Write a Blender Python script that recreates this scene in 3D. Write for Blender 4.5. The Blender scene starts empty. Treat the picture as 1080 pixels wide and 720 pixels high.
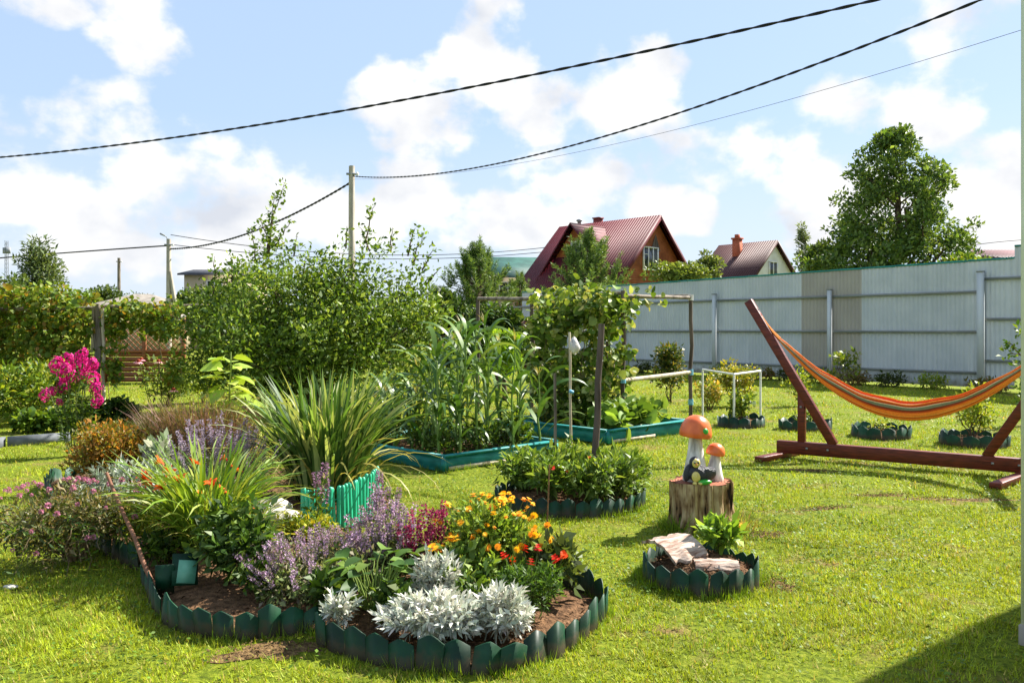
import bpy, bmesh, math, random
import numpy as np
from mathutils import Vector, Matrix, Euler

scn = bpy.context.scene
COL = scn.collection
H, F, CX, HZ = 1.55, 873.0, 540.0, 347.0
rad = math.radians
PI = math.pi

# ------------------------------------------------------------------ placing
def G(px, py):
    Y = H * F / (py - HZ)
    return ((px - CX) * Y / F, Y)
def Zat(py, Y):
    return H - (py - HZ) * Y / F
def Xat(px, Y):
    return (px - CX) * Y / F

def C(r, g, b):
    f = lambda v: (v / 255 / 12.92) if v / 255 <= .04045 else ((v / 255 + .055) / 1.055) ** 2.4
    return np.array([f(r), f(g), f(b)])

# ------------------------------------------------------------------ noise
def _hash(ix, iy, seed):
    n = (ix.astype(np.int64) * 374761393 + iy.astype(np.int64) * 668265263 + seed * 1442695041) & 0x7fffffff
    n = ((n ^ (n >> 13)) * 1274126177) & 0x7fffffff
    n = (n ^ (n >> 16)) & 0xffff
    return n / 65535.0
def vnoise(x, y, seed=0):
    x = np.asarray(x, float); y = np.asarray(y, float)
    ix = np.floor(x); iy = np.floor(y)
    fx = x - ix; fy = y - iy
    fx = fx * fx * (3 - 2 * fx); fy = fy * fy * (3 - 2 * fy)
    a = _hash(ix, iy, seed); b = _hash(ix + 1, iy, seed)
    c = _hash(ix, iy + 1, seed); d = _hash(ix + 1, iy + 1, seed)
    return (a * (1 - fx) + b * fx) * (1 - fy) + (c * (1 - fx) + d * fx) * fy
def fnoise(x, y, seed=0, octv=3):
    s = 0; a = 1; t = 0
    for k in range(octv):
        s = s + a * vnoise(x * 2 ** k, y * 2 ** k, seed + k * 17); t += a; a *= .5
    return s / t

def nrmz(v):
    return v / np.maximum(np.linalg.norm(v, axis=-1, keepdims=True), 1e-9)

# ------------------------------------------------------------------ mesh builder
class MB:
    def __init__(s):
        s.V = []; s.F4 = []; s.F3 = []; s.C4 = []; s.C3 = []; s.n = 0; s.M4 = []; s.M3 = []; s.FN = []; s.CN = []
    def add(s, V, Fc, col=(1, 1, 1), mi=0):
        V = np.asarray(V, float).reshape(-1, 3); Fc = np.asarray(Fc, int)
        col = np.asarray(col, float)
        if col.ndim == 1: col = np.tile(col, (len(Fc), 1))
        if Fc.shape[1] == 4:
            s.F4.append(Fc + s.n); s.C4.append(col); s.M4.append(np.full(len(Fc), mi))
        else:
            s.F3.append(Fc + s.n); s.C3.append(col); s.M3.append(np.full(len(Fc), mi))
        s.V.append(V); s.n += len(V)
        return s
    def poly(s, V, col=(1, 1, 1)):       # one ngon as a fan round its centre
        V = np.asarray(V, float); c = V.mean(0); k = len(V)
        W = np.vstack([V, c]); f = [(i, (i + 1) % k, k) for i in range(k)]
        return s.add(W, f, col)
    def box(s, c, size, rot=None, col=(1, 1, 1), mi=0):
        x, y, z = [v / 2 for v in size]
        V = np.array([[-x, -y, -z], [x, -y, -z], [x, y, -z], [-x, y, -z], [-x, -y, z], [x, -y, z], [x, y, z], [-x, y, z]])
        if rot is not None:
            R = np.array(Euler(rot).to_matrix()) if not isinstance(rot, np.ndarray) else rot
            V = V @ R.T
        V = V + np.array(c)
        return s.add(V, [(0, 3, 2, 1), (4, 5, 6, 7), (0, 1, 5, 4), (1, 2, 6, 5), (2, 3, 7, 6), (3, 0, 4, 7)], col, mi)
    def beam(s, a, b, w, h, col=(1, 1, 1), up=(0, 0, 1)):   # box from a to b, width w (sideways), height h (towards up)
        a = np.array(a, float); b = np.array(b, float); d = b - a; L = np.linalg.norm(d); d /= L
        u = np.array(up, float); sd = np.cross(d, u)
        if np.linalg.norm(sd) < 1e-4: sd = np.cross(d, (1, 0, 0))
        sd = nrmz(sd); u = np.cross(sd, d)
        R = np.stack([d, sd, u], 1)
        return s.box((a + b) / 2, (L, w, h), R, col)
    def tube(s, pts, r, n=6, col=(1, 1, 1), cap=True):
        P = np.asarray(pts, float); k = len(P)
        r = np.broadcast_to(np.asarray(r, float), (k,))
        T = np.gradient(P, axis=0); T = nrmz(T)
        ref = np.array([0, 0, 1.0]) if abs(T[0][2]) < .9 else np.array([1.0, 0, 0])
        A = nrmz(np.cross(T, ref)); B = np.cross(T, A)
        th = np.arange(n) / n * 2 * PI
        V = P[:, None, :] + r[:, None, None] * (np.cos(th)[None, :, None] * A[:, None, :] + np.sin(th)[None, :, None] * B[:, None, :])
        i = np.arange(k - 1)[:, None] * n; j = np.arange(n)[None, :]; j2 = (j + 1) % n
        f = np.stack([i + j, i + j2, i + n + j2, i + n + j], -1).reshape(-1, 4)
        s.add(V.reshape(-1, 3), f, col)
        if cap:
            for q in (0, k - 1):
                W = np.vstack([V[q], P[q]])
                s.add(W, [(a, (a + 1) % n, n) for a in range(n)], col)
        return s
    def lathe(s, prof, n=24, c=(0, 0, 0), col=(1, 1, 1), sc=(1, 1)):
        pr = np.asarray(prof, float); k = len(pr)
        th = np.arange(n) / n * 2 * PI
        V = np.stack([pr[:, 0:1] * np.cos(th) * sc[0], pr[:, 0:1] * np.sin(th) * sc[1], np.repeat(pr[:, 1:2], n, 1)], -1) + np.array(c)
        i = np.arange(k - 1)[:, None] * n; j = np.arange(n)[None, :]; j2 = (j + 1) % n
        f = np.stack([i + j, i + j2, i + n + j2, i + n + j], -1).reshape(-1, 4)
        return s.add(V.reshape(-1, 3), f, col)
    def leaves(s, B, D, N, L, W, col, fold=.25, curl=.0):
        """pointed leaves: base B, direction D, face normal N, length L, width W"""
        D = nrmz(D); S = nrmz(np.cross(D, N)); N = np.cross(S, D)
        L = np.asarray(L).reshape(-1, 1) * np.ones((len(B), 1)); W = np.asarray(W).reshape(-1, 1) * np.ones((len(B), 1))
        m = B + D * L * .45
        l = m + S * W * .5 + N * W * fold; r = m - S * W * .5 + N * W * fold
        t = B + D * L - N * L * curl
        V = np.stack([B, r, t, l], 1).reshape(-1, 3)
        i = np.arange(len(B))[:, None] * 4
        return s.add(V, i + np.array([[0, 1, 2, 3]]), col)
    def ribbons(s, B, az, L, W, p0, droop, col, K=6, fold=.0, rng=None, pw=1.0):
        """arching blades; p0 = starting pitch above horizontal, droop = total angle lost along the blade"""
        n = len(B); t = np.linspace(0, 1, K + 1)
        pitch = p0[:, None] - droop[:, None] * t[None, :] ** pw
        hx = np.cos(az)[:, None]; hy = np.sin(az)[:, None]
        dl = (L / K)[:, None]
        dr = np.cos(pitch[:, :-1]) * dl; dz = np.sin(pitch[:, :-1]) * dl
        rr = np.concatenate([np.zeros((n, 1)), np.cumsum(dr, 1)], 1)
        zz = np.concatenate([np.zeros((n, 1)), np.cumsum(dz, 1)], 1)
        P = np.stack([B[:, 0:1] + rr * hx, B[:, 1:2] + rr * hy, B[:, 2:3] + zz], -1)
        w = W[:, None] * np.minimum(1, .55 + 2.2 * t)[None, :] * np.sqrt(np.clip(1 - t ** 2.2, 0.002, 1))[None, :] * .5
        sx = -np.sin(az)[:, None, None]; sy = np.cos(az)[:, None, None]
        S = np.concatenate([sx * np.ones((n, K + 1, 1)), sy * np.ones((n, K + 1, 1)), np.zeros((n, K + 1, 1))], -1)
        if rng is not None:     # a little roll
            ro = rng.normal(0, .5, n)[:, None, None]
            S = S * np.cos(ro) + np.array([0, 0, 1.0]) * np.sin(ro)
        V = np.stack([P - S * w[..., None], P + S * w[..., None]], 2)     # n,K+1,2,3
        base = (np.arange(n) * (K + 1) * 2)[:, None]; k = (np.arange(K) * 2)[None, :]
        f = np.stack([base + k, base + k + 1, base + k + 3, base + k + 2], -1).reshape(-1, 4)
        col = np.asarray(col, float)
        if col.ndim == 2: col = np.repeat(col, K, 0)
        return s.add(V.reshape(-1, 3), f, col)
    def bigleaves(s, B, D, N, L, W, col, fold=.15, curl=.15, p1=(.22, .85), p2=(.58, .95)):
        """rounded leaves with a folded midrib, for leaves one can see the outline of"""
        n = len(B); D = nrmz(D); S = nrmz(np.cross(D, N)); N = np.cross(S, D)
        L = np.asarray(L).reshape(-1, 1) * np.ones((n, 1)); W = np.asarray(W).reshape(-1, 1) * np.ones((n, 1))
        def at(t, w): return B + D * L * t - N * L * curl * t * t + S * W * w * .5 + N * W * fold * abs(w)
        V = np.stack([B, at(p1[0], 0), at(p2[0], 0), at(1, 0), at(p1[0] * .9, -p1[1]), at(p2[0], -p2[1]), at(p1[0] * .9, p1[1]), at(p2[0], p2[1]), at(.86, -.55 * p2[1]), at(.86, .55 * p2[1])], 1).reshape(-1, 3)
        i = np.arange(n)[:, None] * 10
        q = np.concatenate([i + np.array([[1, 4, 5, 2]]), i + np.array([[2, 7, 6, 1]]), i + np.array([[2, 5, 8, 3]]), i + np.array([[3, 9, 7, 2]])]); n0 = s.n
        s.add(V, q, np.tile(col, (4, 1)) if np.asarray(col).ndim == 2 else col)
        return s.add(np.zeros((0, 3)), np.concatenate([i + np.array([[0, 4, 1]]), i + np.array([[0, 1, 6]])]) + n0 - s.n, np.tile(col, (2, 1)) if np.asarray(col).ndim == 2 else col)
    def mesh(s, name, mats, smooth=False):
        me = bpy.data.meshes.new(name)
        V = np.vstack(s.V) if s.V else np.zeros((0, 3))
        F4 = np.vstack(s.F4) if s.F4 else np.zeros((0, 4), int); F3 = np.vstack(s.F3) if s.F3 else np.zeros((0, 3), int)
        me.vertices.add(len(V)); me.vertices.foreach_set('co', V.astype(np.float32).ravel())
        nl = F4.size + F3.size; me.loops.add(nl)
        me.loops.foreach_set('vertex_index', np.concatenate([F4.ravel(), F3.ravel()]).astype(np.int32))
        me.polygons.add(len(F4) + len(F3))
        ls = np.concatenate([np.arange(len(F4)) * 4, F4.size + np.arange(len(F3)) * 3]).astype(np.int32)
        me.polygons.foreach_set('loop_start', ls)
        mi = np.concatenate([np.concatenate(s.M4) if s.M4 else [], np.concatenate(s.M3) if s.M3 else []]).astype(np.int32)
        if mi.any(): me.polygons.foreach_set('material_index', mi)
        me.update(calc_edges=True)
        at = me.attributes.new('col', 'FLOAT_COLOR', 'FACE')
        cc = np.vstack(([np.vstack(s.C4)] if s.C4 else []) + ([np.vstack(s.C3)] if s.C3 else []))
        cc = np.hstack([cc, np.ones((len(cc), 1))]).astype(np.float32)
        at.data.foreach_set('color', cc.ravel())
        if smooth: me.polygons.foreach_set('use_smooth', np.ones(len(me.polygons), bool))
        for m in (mats if isinstance(mats, (list, tuple)) else [mats]): me.materials.append(m)
        return me
    def build(s, name, mats, parent=None, smooth=False, loc=(0, 0, 0), rot=(0, 0, 0)):
        o = bpy.data.objects.new(name, s.mesh(name, mats, smooth)); COL.objects.link(o)
        o.location = loc; o.rotation_euler = rot
        if parent: o.parent = parent
        return o

def tag(o, label=None, cat=None, group=None, kind=None):
    if label: o['label'] = label
    if cat: o['category'] = cat
    if group: o['group'] = group
    if kind: o['kind'] = kind
    return o
def thing(name, label, cat, loc=(0, 0, 0), rz=0, group=None):
    o = bpy.data.objects.new(name, None); COL.objects.link(o)
    o.empty_display_size = .1
    loc = tuple(loc) + (0,) * (3 - len(loc))
    o.location = loc; o.rotation_euler = (0, 0, rz)
    return tag(o, label, cat, group, 'thing')
def inst(me, name, parent, loc, rot=(0, 0, 0), sc=1):
    o = bpy.data.objects.new(name, me); COL.objects.link(o); o.parent = parent
    o.location = loc; o.rotation_euler = rot
    o.scale = (sc,) * 3 if np.isscalar(sc) else sc
    return o

# ------------------------------------------------------------------ materials
def nodes(name):
    m = bpy.data.materials.new(name); m.use_nodes = True
    return m, m.node_tree.nodes, m.node_tree.links, m.node_tree.nodes['Principled BSDF']
def setp(b, rough=.5, spec=.4, metal=0.0):
    b.inputs['Roughness'].default_value = rough; b.inputs['Specular IOR Level'].default_value = spec; b.inputs['Metallic'].default_value = metal
def mat_attr(name, rough=.5, spec=.35, transl=.3, tint=(1.35, 1.2, .55), sat_noise=0.15, nscale=6):
    m, N, L, b = nodes(name); setp(b, rough, spec)
    a = N.new('ShaderNodeAttribute'); a.attribute_name = 'col'
    tc = N.new('ShaderNodeTexCoord'); nz = N.new('ShaderNodeTexNoise'); nz.inputs['Scale'].default_value = nscale
    L.new(tc.outputs['Object'], nz.inputs['Vector'])
    hs = N.new('ShaderNodeHueSaturation'); L.new(a.outputs['Color'], hs.inputs['Color'])
    mr = N.new('ShaderNodeMapRange'); mr.inputs['To Min'].default_value = 1 - sat_noise * 2; mr.inputs['To Max'].default_value = 1 + sat_noise * 2
    L.new(nz.outputs['Fac'], mr.inputs['Value']); L.new(mr.outputs['Result'], hs.inputs['Value'])
    L.new(hs.outputs['Color'], b.inputs['Base Color'])
    if transl > 0:
        out = N['Material Output']; t = N.new('ShaderNodeBsdfTranslucent'); mx = N.new('ShaderNodeMixShader')
        mul = N.new('ShaderNodeMix'); mul.data_type = 'RGBA'; mul.blend_type = 'MULTIPLY'; mul.inputs['Factor'].default_value = 1
        L.new(hs.outputs['Color'], mul.inputs['A']); mul.inputs['B'].default_value = (*tint, 1); L.new(mul.outputs['Result'], t.inputs['Color'])
        mx.inputs[0].default_value = transl
        L.new(b.outputs[0], mx.inputs[1]); L.new(t.outputs[0], mx.inputs[2]); L.new(mx.outputs[0], out.inputs['Surface'])
    return m
def mat_noise(name, c1, c2, scale=8, stretch=(1, 1, 1), rough=.6, spec=.3, bump=.0, bscale=None, detail=5, lo=.35, hi=.65, metal=0, bdist=.01, coord='Object'):
    m, N, L, b = nodes(name); setp(b, rough, spec, metal)
    tc = N.new('ShaderNodeTexCoord'); mp = N.new('ShaderNodeMapping'); mp.inputs['Scale'].default_value = stretch
    L.new(tc.outputs[coord], mp.inputs['Vector'])
    nz = N.new('ShaderNodeTexNoise'); nz.inputs['Scale'].default_value = scale; nz.inputs['Detail'].default_value = detail
    L.new(mp.outputs[0], nz.inputs['Vector'])
    cr = N.new('ShaderNodeValToRGB'); cr.color_ramp.elements[0].position = lo; cr.color_ramp.elements[1].position = hi
    cr.color_ramp.elements[0].color = (*c1, 1); cr.color_ramp.elements[1].color = (*c2, 1)
    L.new(nz.outputs['Fac'], cr.inputs['Fac']); L.new(cr.outputs['Color'], b.inputs['Base Color'])
    if bump:
        n2 = N.new('ShaderNodeTexNoise'); n2.inputs['Scale'].default_value = bscale or scale * 2; n2.inputs['Detail'].default_value = 6
        L.new(mp.outputs[0], n2.inputs['Vector'])
        bp = N.new('ShaderNodeBump'); bp.inputs['Strength'].default_value = bump; bp.inputs['Distance'].default_value = bdist
        L.new(n2.outputs['Fac'], bp.inputs['Height']); L.new(bp.outputs[0], b.inputs['Normal'])
    return m

M = {}
M['leaf'] = mat_attr('leaf', .5, .3, .35)
M['leaf_dull'] = mat_attr('leaf_dull', .6, .25, .25, tint=(1.2, 1.15, .7))
M['grass'] = mat_attr('grass_blade', .55, .25, .35, tint=(1.25, 1.12, .55), nscale=2, sat_noise=.2)
M['petal'] = mat_attr('petal', .6, .2, .3, tint=(1.2, 1.1, 1.0), sat_noise=.05)
M['silver'] = mat_attr('silver_leaf', .8, .15, .15, tint=(1, 1, .9), sat_noise=.08)
M['stem'] = mat_attr('green_stem', .55, .3, 0)
M['bark'] = mat_noise('bark', C(62, 50, 40), C(120, 104, 84), 9, (1, 1, .25), .85, .15, .6, 24)
M['wood_grey'] = mat_noise('weathered_wood', C(92, 82, 72), C(150, 138, 122), 14, (1, 1, .12), .8, .2, .3, 30)
M['wood_dark'] = mat_noise('dark_post_wood', C(66, 56, 50), C(110, 97, 88), 14, (1, 1, .12), .8, .2, .35, 30)
M['wood_pale'] = mat_noise('pale_wood', C(176, 160, 134), C(214, 202, 178), 14, (1, 1, .15), .75, .2, .2, 30)
M['wood_red'] = mat_noise('red_brown_stain', C(66, 22, 15), C(124, 50, 32), 14, (.35, .8, 5), .42, .35, .3, 22, lo=.3, hi=.72)
M['cut_wood'] = mat_noise('cut_wood', C(168, 118, 92), C(206, 168, 140), 10, (1, 1, 1), .8, .15, .2, 30)
M['soil'] = mat_noise('soil', C(66, 48, 34), C(132, 100, 72), 22, (1, 1, 1), .95, .1, .9, 60, lo=.3, hi=.7, bdist=.03)
M['bare'] = mat_noise('bare_earth', C(74, 58, 38), C(134, 108, 72), 26, (1, 1, 1), .95, .1, .8, 70, bdist=.02)
M['picket'] = mat_noise('green_plastic', C(9, 50, 32), C(20, 76, 46), 5, (1, 1, .4), .36, .45, .08, 90)
def weathered(name, c1, c2, dirt, dz, rough=.38, spec=.45, rnd=.25, sc=6, fade=None):
    """plastic or steel with scuffs, a soil splash along the foot and a little difference from piece to piece"""
    m, N, L, b = nodes(name); setp(b, rough, spec); tc = N.new('ShaderNodeTexCoord')
    n1 = N.new('ShaderNodeTexNoise'); n1.inputs['Scale'].default_value = sc; n1.inputs['Detail'].default_value = 6; oi = N.new('ShaderNodeObjectInfo')
    va = N.new('ShaderNodeVectorMath'); va.operation = 'ADD'; L.new(tc.outputs['Object'], va.inputs[0]); cb = N.new('ShaderNodeCombineXYZ'); ml = N.new('ShaderNodeMath'); ml.operation = 'MULTIPLY'; ml.inputs[1].default_value = 37; L.new(oi.outputs['Random'], ml.inputs[0]); L.new(ml.outputs[0], cb.inputs[0]); L.new(ml.outputs[0], cb.inputs[1]); L.new(cb.outputs[0], va.inputs[1]); L.new(va.outputs[0], n1.inputs['Vector'])
    cr = N.new('ShaderNodeValToRGB'); e = cr.color_ramp.elements; e[0].position = .35; e[0].color = (*c1, 1); e[1].position = .6; e[1].color = (*c2, 1)
    if fade is not None: x = e.new(.74); x.color = (*fade, 1)
    L.new(n1.outputs['Fac'], cr.inputs[0]); hs = N.new('ShaderNodeHueSaturation'); L.new(cr.outputs[0], hs.inputs['Color']); mr = N.new('ShaderNodeMapRange'); mr.inputs['To Min'].default_value = 1 - rnd; mr.inputs['To Max'].default_value = 1 + rnd; L.new(oi.outputs['Random'], mr.inputs['Value']); L.new(mr.outputs[0], hs.inputs['Value'])
    sp = N.new('ShaderNodeSeparateXYZ'); L.new(tc.outputs['Object'], sp.inputs[0]); n2 = N.new('ShaderNodeTexNoise'); n2.inputs['Scale'].default_value = sc * 4; n2.inputs['Detail'].default_value = 4; L.new(va.outputs[0], n2.inputs['Vector'])
    a1 = N.new('ShaderNodeMath'); a1.operation = 'MULTIPLY_ADD'; L.new(n2.outputs['Fac'], a1.inputs[0]); a1.inputs[1].default_value = -dz * 2.4; L.new(sp.outputs[2], a1.inputs[2]); m2 = N.new('ShaderNodeMapRange'); m2.inputs['From Min'].default_value = -dz * .8; m2.inputs['From Max'].default_value = dz * .15; m2.inputs['To Min'].default_value = .8; m2.inputs['To Max'].default_value = 0; L.new(a1.outputs[0], m2.inputs['Value'])
    mx = N.new('ShaderNodeMix'); mx.data_type = 'RGBA'; L.new(m2.outputs[0], mx.inputs['Factor']); L.new(hs.outputs[0], mx.inputs['A']); mx.inputs['B'].default_value = (*dirt, 1); L.new(mx.outputs['Result'], b.inputs['Base Color'])
    mr2 = N.new('ShaderNodeMapRange'); mr2.inputs['To Min'].default_value = rough - .1; mr2.inputs['To Max'].default_value = rough + .3; L.new(n2.outputs['Fac'], mr2.inputs['Value']); L.new(mr2.outputs[0], b.inputs['Roughness'])
    bp = N.new('ShaderNodeBump'); bp.inputs['Strength'].default_value = .15; bp.inputs['Distance'].default_value = .004; L.new(n2.outputs['Fac'], bp.inputs['Height']); L.new(bp.outputs[0], b.inputs['Normal']); return m
M['picket'] = weathered('green_plastic_worn', C(5, 40, 24), C(13, 62, 36), C(66, 54, 38), .06, .42, .28, .35, fade=C(38, 82, 58))
M['teal_wood'] = mat_noise('teal_paint', C(20, 112, 112), C(40, 140, 138), 6, (1, 1, 2), .5, .35, .12, 60)
M['wattle'] = mat_noise('turquoise_plastic', C(24, 150, 110), C(60, 188, 146), 14, (1, 1, .1), .4, .45, .05, 60)
M['concrete'] = mat_noise('concrete', C(150, 142, 130), C(186, 178, 164), 5, (1, 1, .3), .9, .15, .2, 40)
M['slab'] = mat_noise('grey_slate', C(82, 86, 90), C(112, 116, 120), 6, (1, 1, 1), .7, .25, .3, 20)
M['stone'] = mat_noise('pale_stone', C(176, 168, 156), C(216, 210, 200), 9, (1, 1, 1), .9, .15, .5, 20)
M['black'] = mat_noise('black_cable', C(22, 22, 26), C(36, 36, 40), 4, rough=.5)
M['grey_metal'] = mat_noise('galvanised', C(120, 124, 128), C(150, 153, 156), 3, rough=.5, spec=.4)
M['white'] = mat_noise('white_paint', C(216, 214, 208), C(232, 230, 226), 6, rough=.5)
M['plastic_bag'] = mat_noise('plastic_film', C(196, 190, 184), C(228, 224, 220), 9, rough=.35, spec=.5, bump=.6, bscale=12)
M['glass'] = mat_noise('dark_window_glass', C(24, 32, 40), C(50, 60, 70), 1.5, rough=.06, spec=.8)
M['blue_tie'] = mat_noise('blue_string', C(70, 150, 190), C(150, 200, 220), 20, rough=.6)

# ------------------------------------------------------------------ camera, sun, sky
cam = bpy.data.cameras.new('camera'); co = bpy.data.objects.new('camera', cam); COL.objects.link(co)
co.location = (0, 0, H); co.rotation_euler = (PI / 2, 0, 0)
cam.sensor_width = 36; cam.lens = 36 * F / 1080; cam.shift_y = (HZ - 360) / 1080
cam.clip_end = 2000; scn.camera = co

SUN_AZ, SUN_EL = 35.0, 44.0
sd = Vector((math.cos(rad(SUN_EL)) * math.cos(rad(SUN_AZ)), math.cos(rad(SUN_EL)) * math.sin(rad(SUN_AZ)), math.sin(rad(SUN_EL))))
sl = bpy.data.lights.new('sun', 'SUN'); sl.energy = 4.4; sl.angle = rad(.53); sl.color = (1, .95, .87)
so = bpy.data.objects.new('sun', sl); COL.objects.link(so); so.rotation_euler = sd.to_track_quat('Z', 'Y').to_euler(); so.location = (10, 10, 30)

scn.view_settings.view_transform = 'Standard'; scn.view_settings.look = 'None'
scn.view_settings.exposure = 1.6; scn.view_settings.gamma = 1; scn.view_settings.use_curve_mapping = False

w = bpy.data.worlds.new('World'); scn.world = w; w.use_nodes = True
WN, WL = w.node_tree.nodes, w.node_tree.links
bg = WN['Background']; bg.inputs['Strength'].default_value = .065
w.cycles.sampling_method = 'MANUAL'; w.cycles.sample_map_resolution = 256
sky = WN.new('ShaderNodeTexSky'); sky.sky_type = 'NISHITA'; sky.sun_disc = False
sky.sun_elevation = rad(SUN_EL); sky.sun_rotation = rad(90 - SUN_AZ); sky.air_density = 1.0; sky.dust_density = .6; sky.ozone_density = 1.0
def wm(op, a, b=None, c=None, clamp=False):
    n = WN.new('ShaderNodeMath'); n.operation = op; n.use_clamp = clamp
    for i, v in enumerate((a, b, c)):
        if v is None: continue
        if isinstance(v, (int, float)): n.inputs[i].default_value = v
        else: WL.new(v, n.inputs[i])
    return n.outputs[0]
tc = WN.new('ShaderNodeTexCoord'); sx = WN.new('ShaderNodeSeparateXYZ'); WL.new(tc.outputs['Generated'], sx.inputs[0])
az = wm('ARCTAN2', sx.outputs[0], sx.outputs[1]); el = wm('ARCSINE', sx.outputs[2])
def wnoise(scale, detail, offs=0.0, rough=.55):
    cb = WN.new('ShaderNodeCombineXYZ'); WL.new(az, cb.inputs[0]); WL.new(wm('MULTIPLY_ADD', el, 1.25, offs), cb.inputs[1])
    n = WN.new('ShaderNodeTexNoise'); n.inputs['Scale'].default_value = scale; n.inputs['Detail'].default_value = detail; n.inputs['Roughness'].default_value = rough
    WL.new(cb.outputs[0], n.inputs['Vector']); return n.outputs['Fac']
# cumulus heaps: azimuth, elevation, half-width, half-height (degrees)
def pxdir(px, py, wpx, hpx):
    a = math.degrees(math.atan2(px - CX, F)); e = math.degrees(math.atan2(HZ - py, math.hypot(F, px - CX)))
    return (a, e, math.degrees(wpx / F), math.degrees(hpx / F))
heaps = [pxdir(70, 150, 130, 60), pxdir(200, 175, 110, 62), pxdir(150, 225, 200, 55), pxdir(150, 20, 75, 42), pxdir(60, 8, 60, 20),
         pxdir(500, 60, 70, 70), pxdir(460, 110, 95, 55), pxdir(580, 110, 130, 55), pxdir(700, 100, 80, 55), pxdir(760, 160, 90, 45), pxdir(590, 190, 80, 45),
         pxdir(430, 215, 110, 48), pxdir(560, 225, 150, 40), pxdir(700, 215, 60, 30), pxdir(960, 120, 110, 55), pxdir(1030, 30, 100, 55), pxdir(900, 190, 100, 70), pxdir(1050, 200, 90, 80),
         (55, 14, 14, 7), (-52, 10, 16, 6), (-70, 24, 12, 8), (80, 25, 18, 8), (120, 15, 20, 7), (160, 22, 16, 8), (-110, 16, 20, 8), (-150, 25, 15, 9), (20, 48, 16, 10), (-35, 55, 20, 10), (100, 60, 30, 12)]
dens = None
for a, e, ra, re in heaps:
    da = wm('MULTIPLY', wm('SUBTRACT', az, rad(a)), 1 / rad(ra)); de = wm('MULTIPLY', wm('SUBTRACT', el, rad(e)), 1 / rad(re))
    q = wm('SUBTRACT', 1, wm('ADD', wm('MULTIPLY', da, da), wm('MULTIPLY', de, de)))
    dens = q if dens is None else wm('MAXIMUM', dens, q)
dens = wm('MAXIMUM', dens, -1.2)
n1 = wnoise(10, 8, 0, .52); n2 = wnoise(7, 5, .06, .5); n3 = wnoise(7, 5, 0, .5); nb = wnoise(3.2, 6, 2.0)
lowhaze = wm('MULTIPLY', wm('SUBTRACT', .19, el, clamp=True), 2.6)
d = wm('ADD', wm('MULTIPLY', dens, .55), wm('MULTIPLY', wm('SUBTRACT', n1, .5), 3.0))
d = wm('ADD', d, wm('MULTIPLY', wm('SUBTRACT', nb, .5), .8))
d = wm('ADD', d, wm('SUBTRACT', lowhaze, .10))
mr = WN.new('ShaderNodeMapRange'); mr.interpolation_type = 'SMOOTHSTEP'; mr.inputs['From Min'].default_value = .0; mr.inputs['From Max'].default_value = .46
WL.new(d, mr.inputs['Value']); cover = mr.outputs['Result']
shade = wm('MULTIPLY_ADD', wm('SUBTRACT', n3, n2), 3.0, .74, clamp=True)
edge = wm('MULTIPLY', d, .5, clamp=True)
CLB = 1 / .065
cl = WN.new('ShaderNodeMix'); cl.data_type = 'RGBA'; WL.new(shade, cl.inputs['Factor'])
cl.inputs['A'].default_value = (.245 * CLB, .258 * CLB, .285 * CLB, 1); cl.inputs['B'].default_value = (.385 * CLB, .38 * CLB, .372 * CLB, 1)
bl = WN.new('ShaderNodeMix'); bl.data_type = 'RGBA'; bl.inputs['Factor'].default_value = .75
WL.new(sky.outputs[0], bl.inputs['A']); bl.inputs['B'].default_value = (.195 * CLB, .256 * CLB, .345 * CLB, 1)
hzm = WN.new('ShaderNodeMix'); hzm.data_type = 'RGBA'; WL.new(wm('MULTIPLY', wm('SUBTRACT', .24, wm('ABSOLUTE', el), clamp=True), 3.4, clamp=True), hzm.inputs['Factor']); WL.new(bl.outputs['Result'], hzm.inputs['A']); hzm.inputs['B'].default_value = (.275 * CLB, .30 * CLB, .335 * CLB, 1)
mx = WN.new('ShaderNodeMix'); mx.data_type = 'RGBA'; WL.new(cover, mx.inputs['Factor'])
WL.new(hzm.outputs['Result'], mx.inputs['A']); WL.new(cl.outputs['Result'], mx.inputs['B'])
WL.new(mx.outputs['Result'], bg.inputs['Color'])
SKYMUL = bl

# ================================================================== SETTING: ground, soil, lawn
rng0 = np.random.default_rng(11)
def inpoly(x, y, P):
    P = np.asarray(P); ins = np.zeros(len(x), bool); j = len(P) - 1
    for i in range(len(P)):
        xi, yi = P[i]; xj, yj = P[j]
        c = ((yi > y) != (yj > y)) & (x < (xj - xi) * (y - yi) / (yj - yi + 1e-12) + xi)
        ins ^= c; j = i
    return ins
def circ(c, r, n=28, ry=None):
    t = np.arange(n) / n * 2 * PI
    return np.stack([c[0] + r * np.cos(t), c[1] + (ry or r) * np.sin(t)], 1)
def smooth_path(P, n, closed=False):
    """Catmull-Rom through P, resampled to n equal steps"""
    P = np.asarray(P, float); k = len(P); out = []
    for i in range(k if closed else k - 1):
        if closed: a, b, c, d = P[(i - 1) % k], P[i], P[(i + 1) % k], P[(i + 2) % k]
        else: a, b, c, d = P[max(i - 1, 0)], P[i], P[i + 1], P[min(i + 2, k - 1)]
        for t in np.linspace(0, 1, 12, endpoint=False):
            out.append(.5 * ((2 * b) + (-a + c) * t + (2 * a - 5 * b + 4 * c - d) * t * t + (-a + 3 * b - 3 * c + d) * t ** 3))
    out.append(P[0] if closed else P[-1]); out = np.array(out)
    L = np.concatenate([[0], np.cumsum(np.linalg.norm(np.diff(out, axis=0), axis=1))])
    q = np.linspace(0, L[-1], n + 1)
    return np.stack([np.interp(q, L, out[:, i]) for i in range(out.shape[1])], 1), L[-1]

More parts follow.
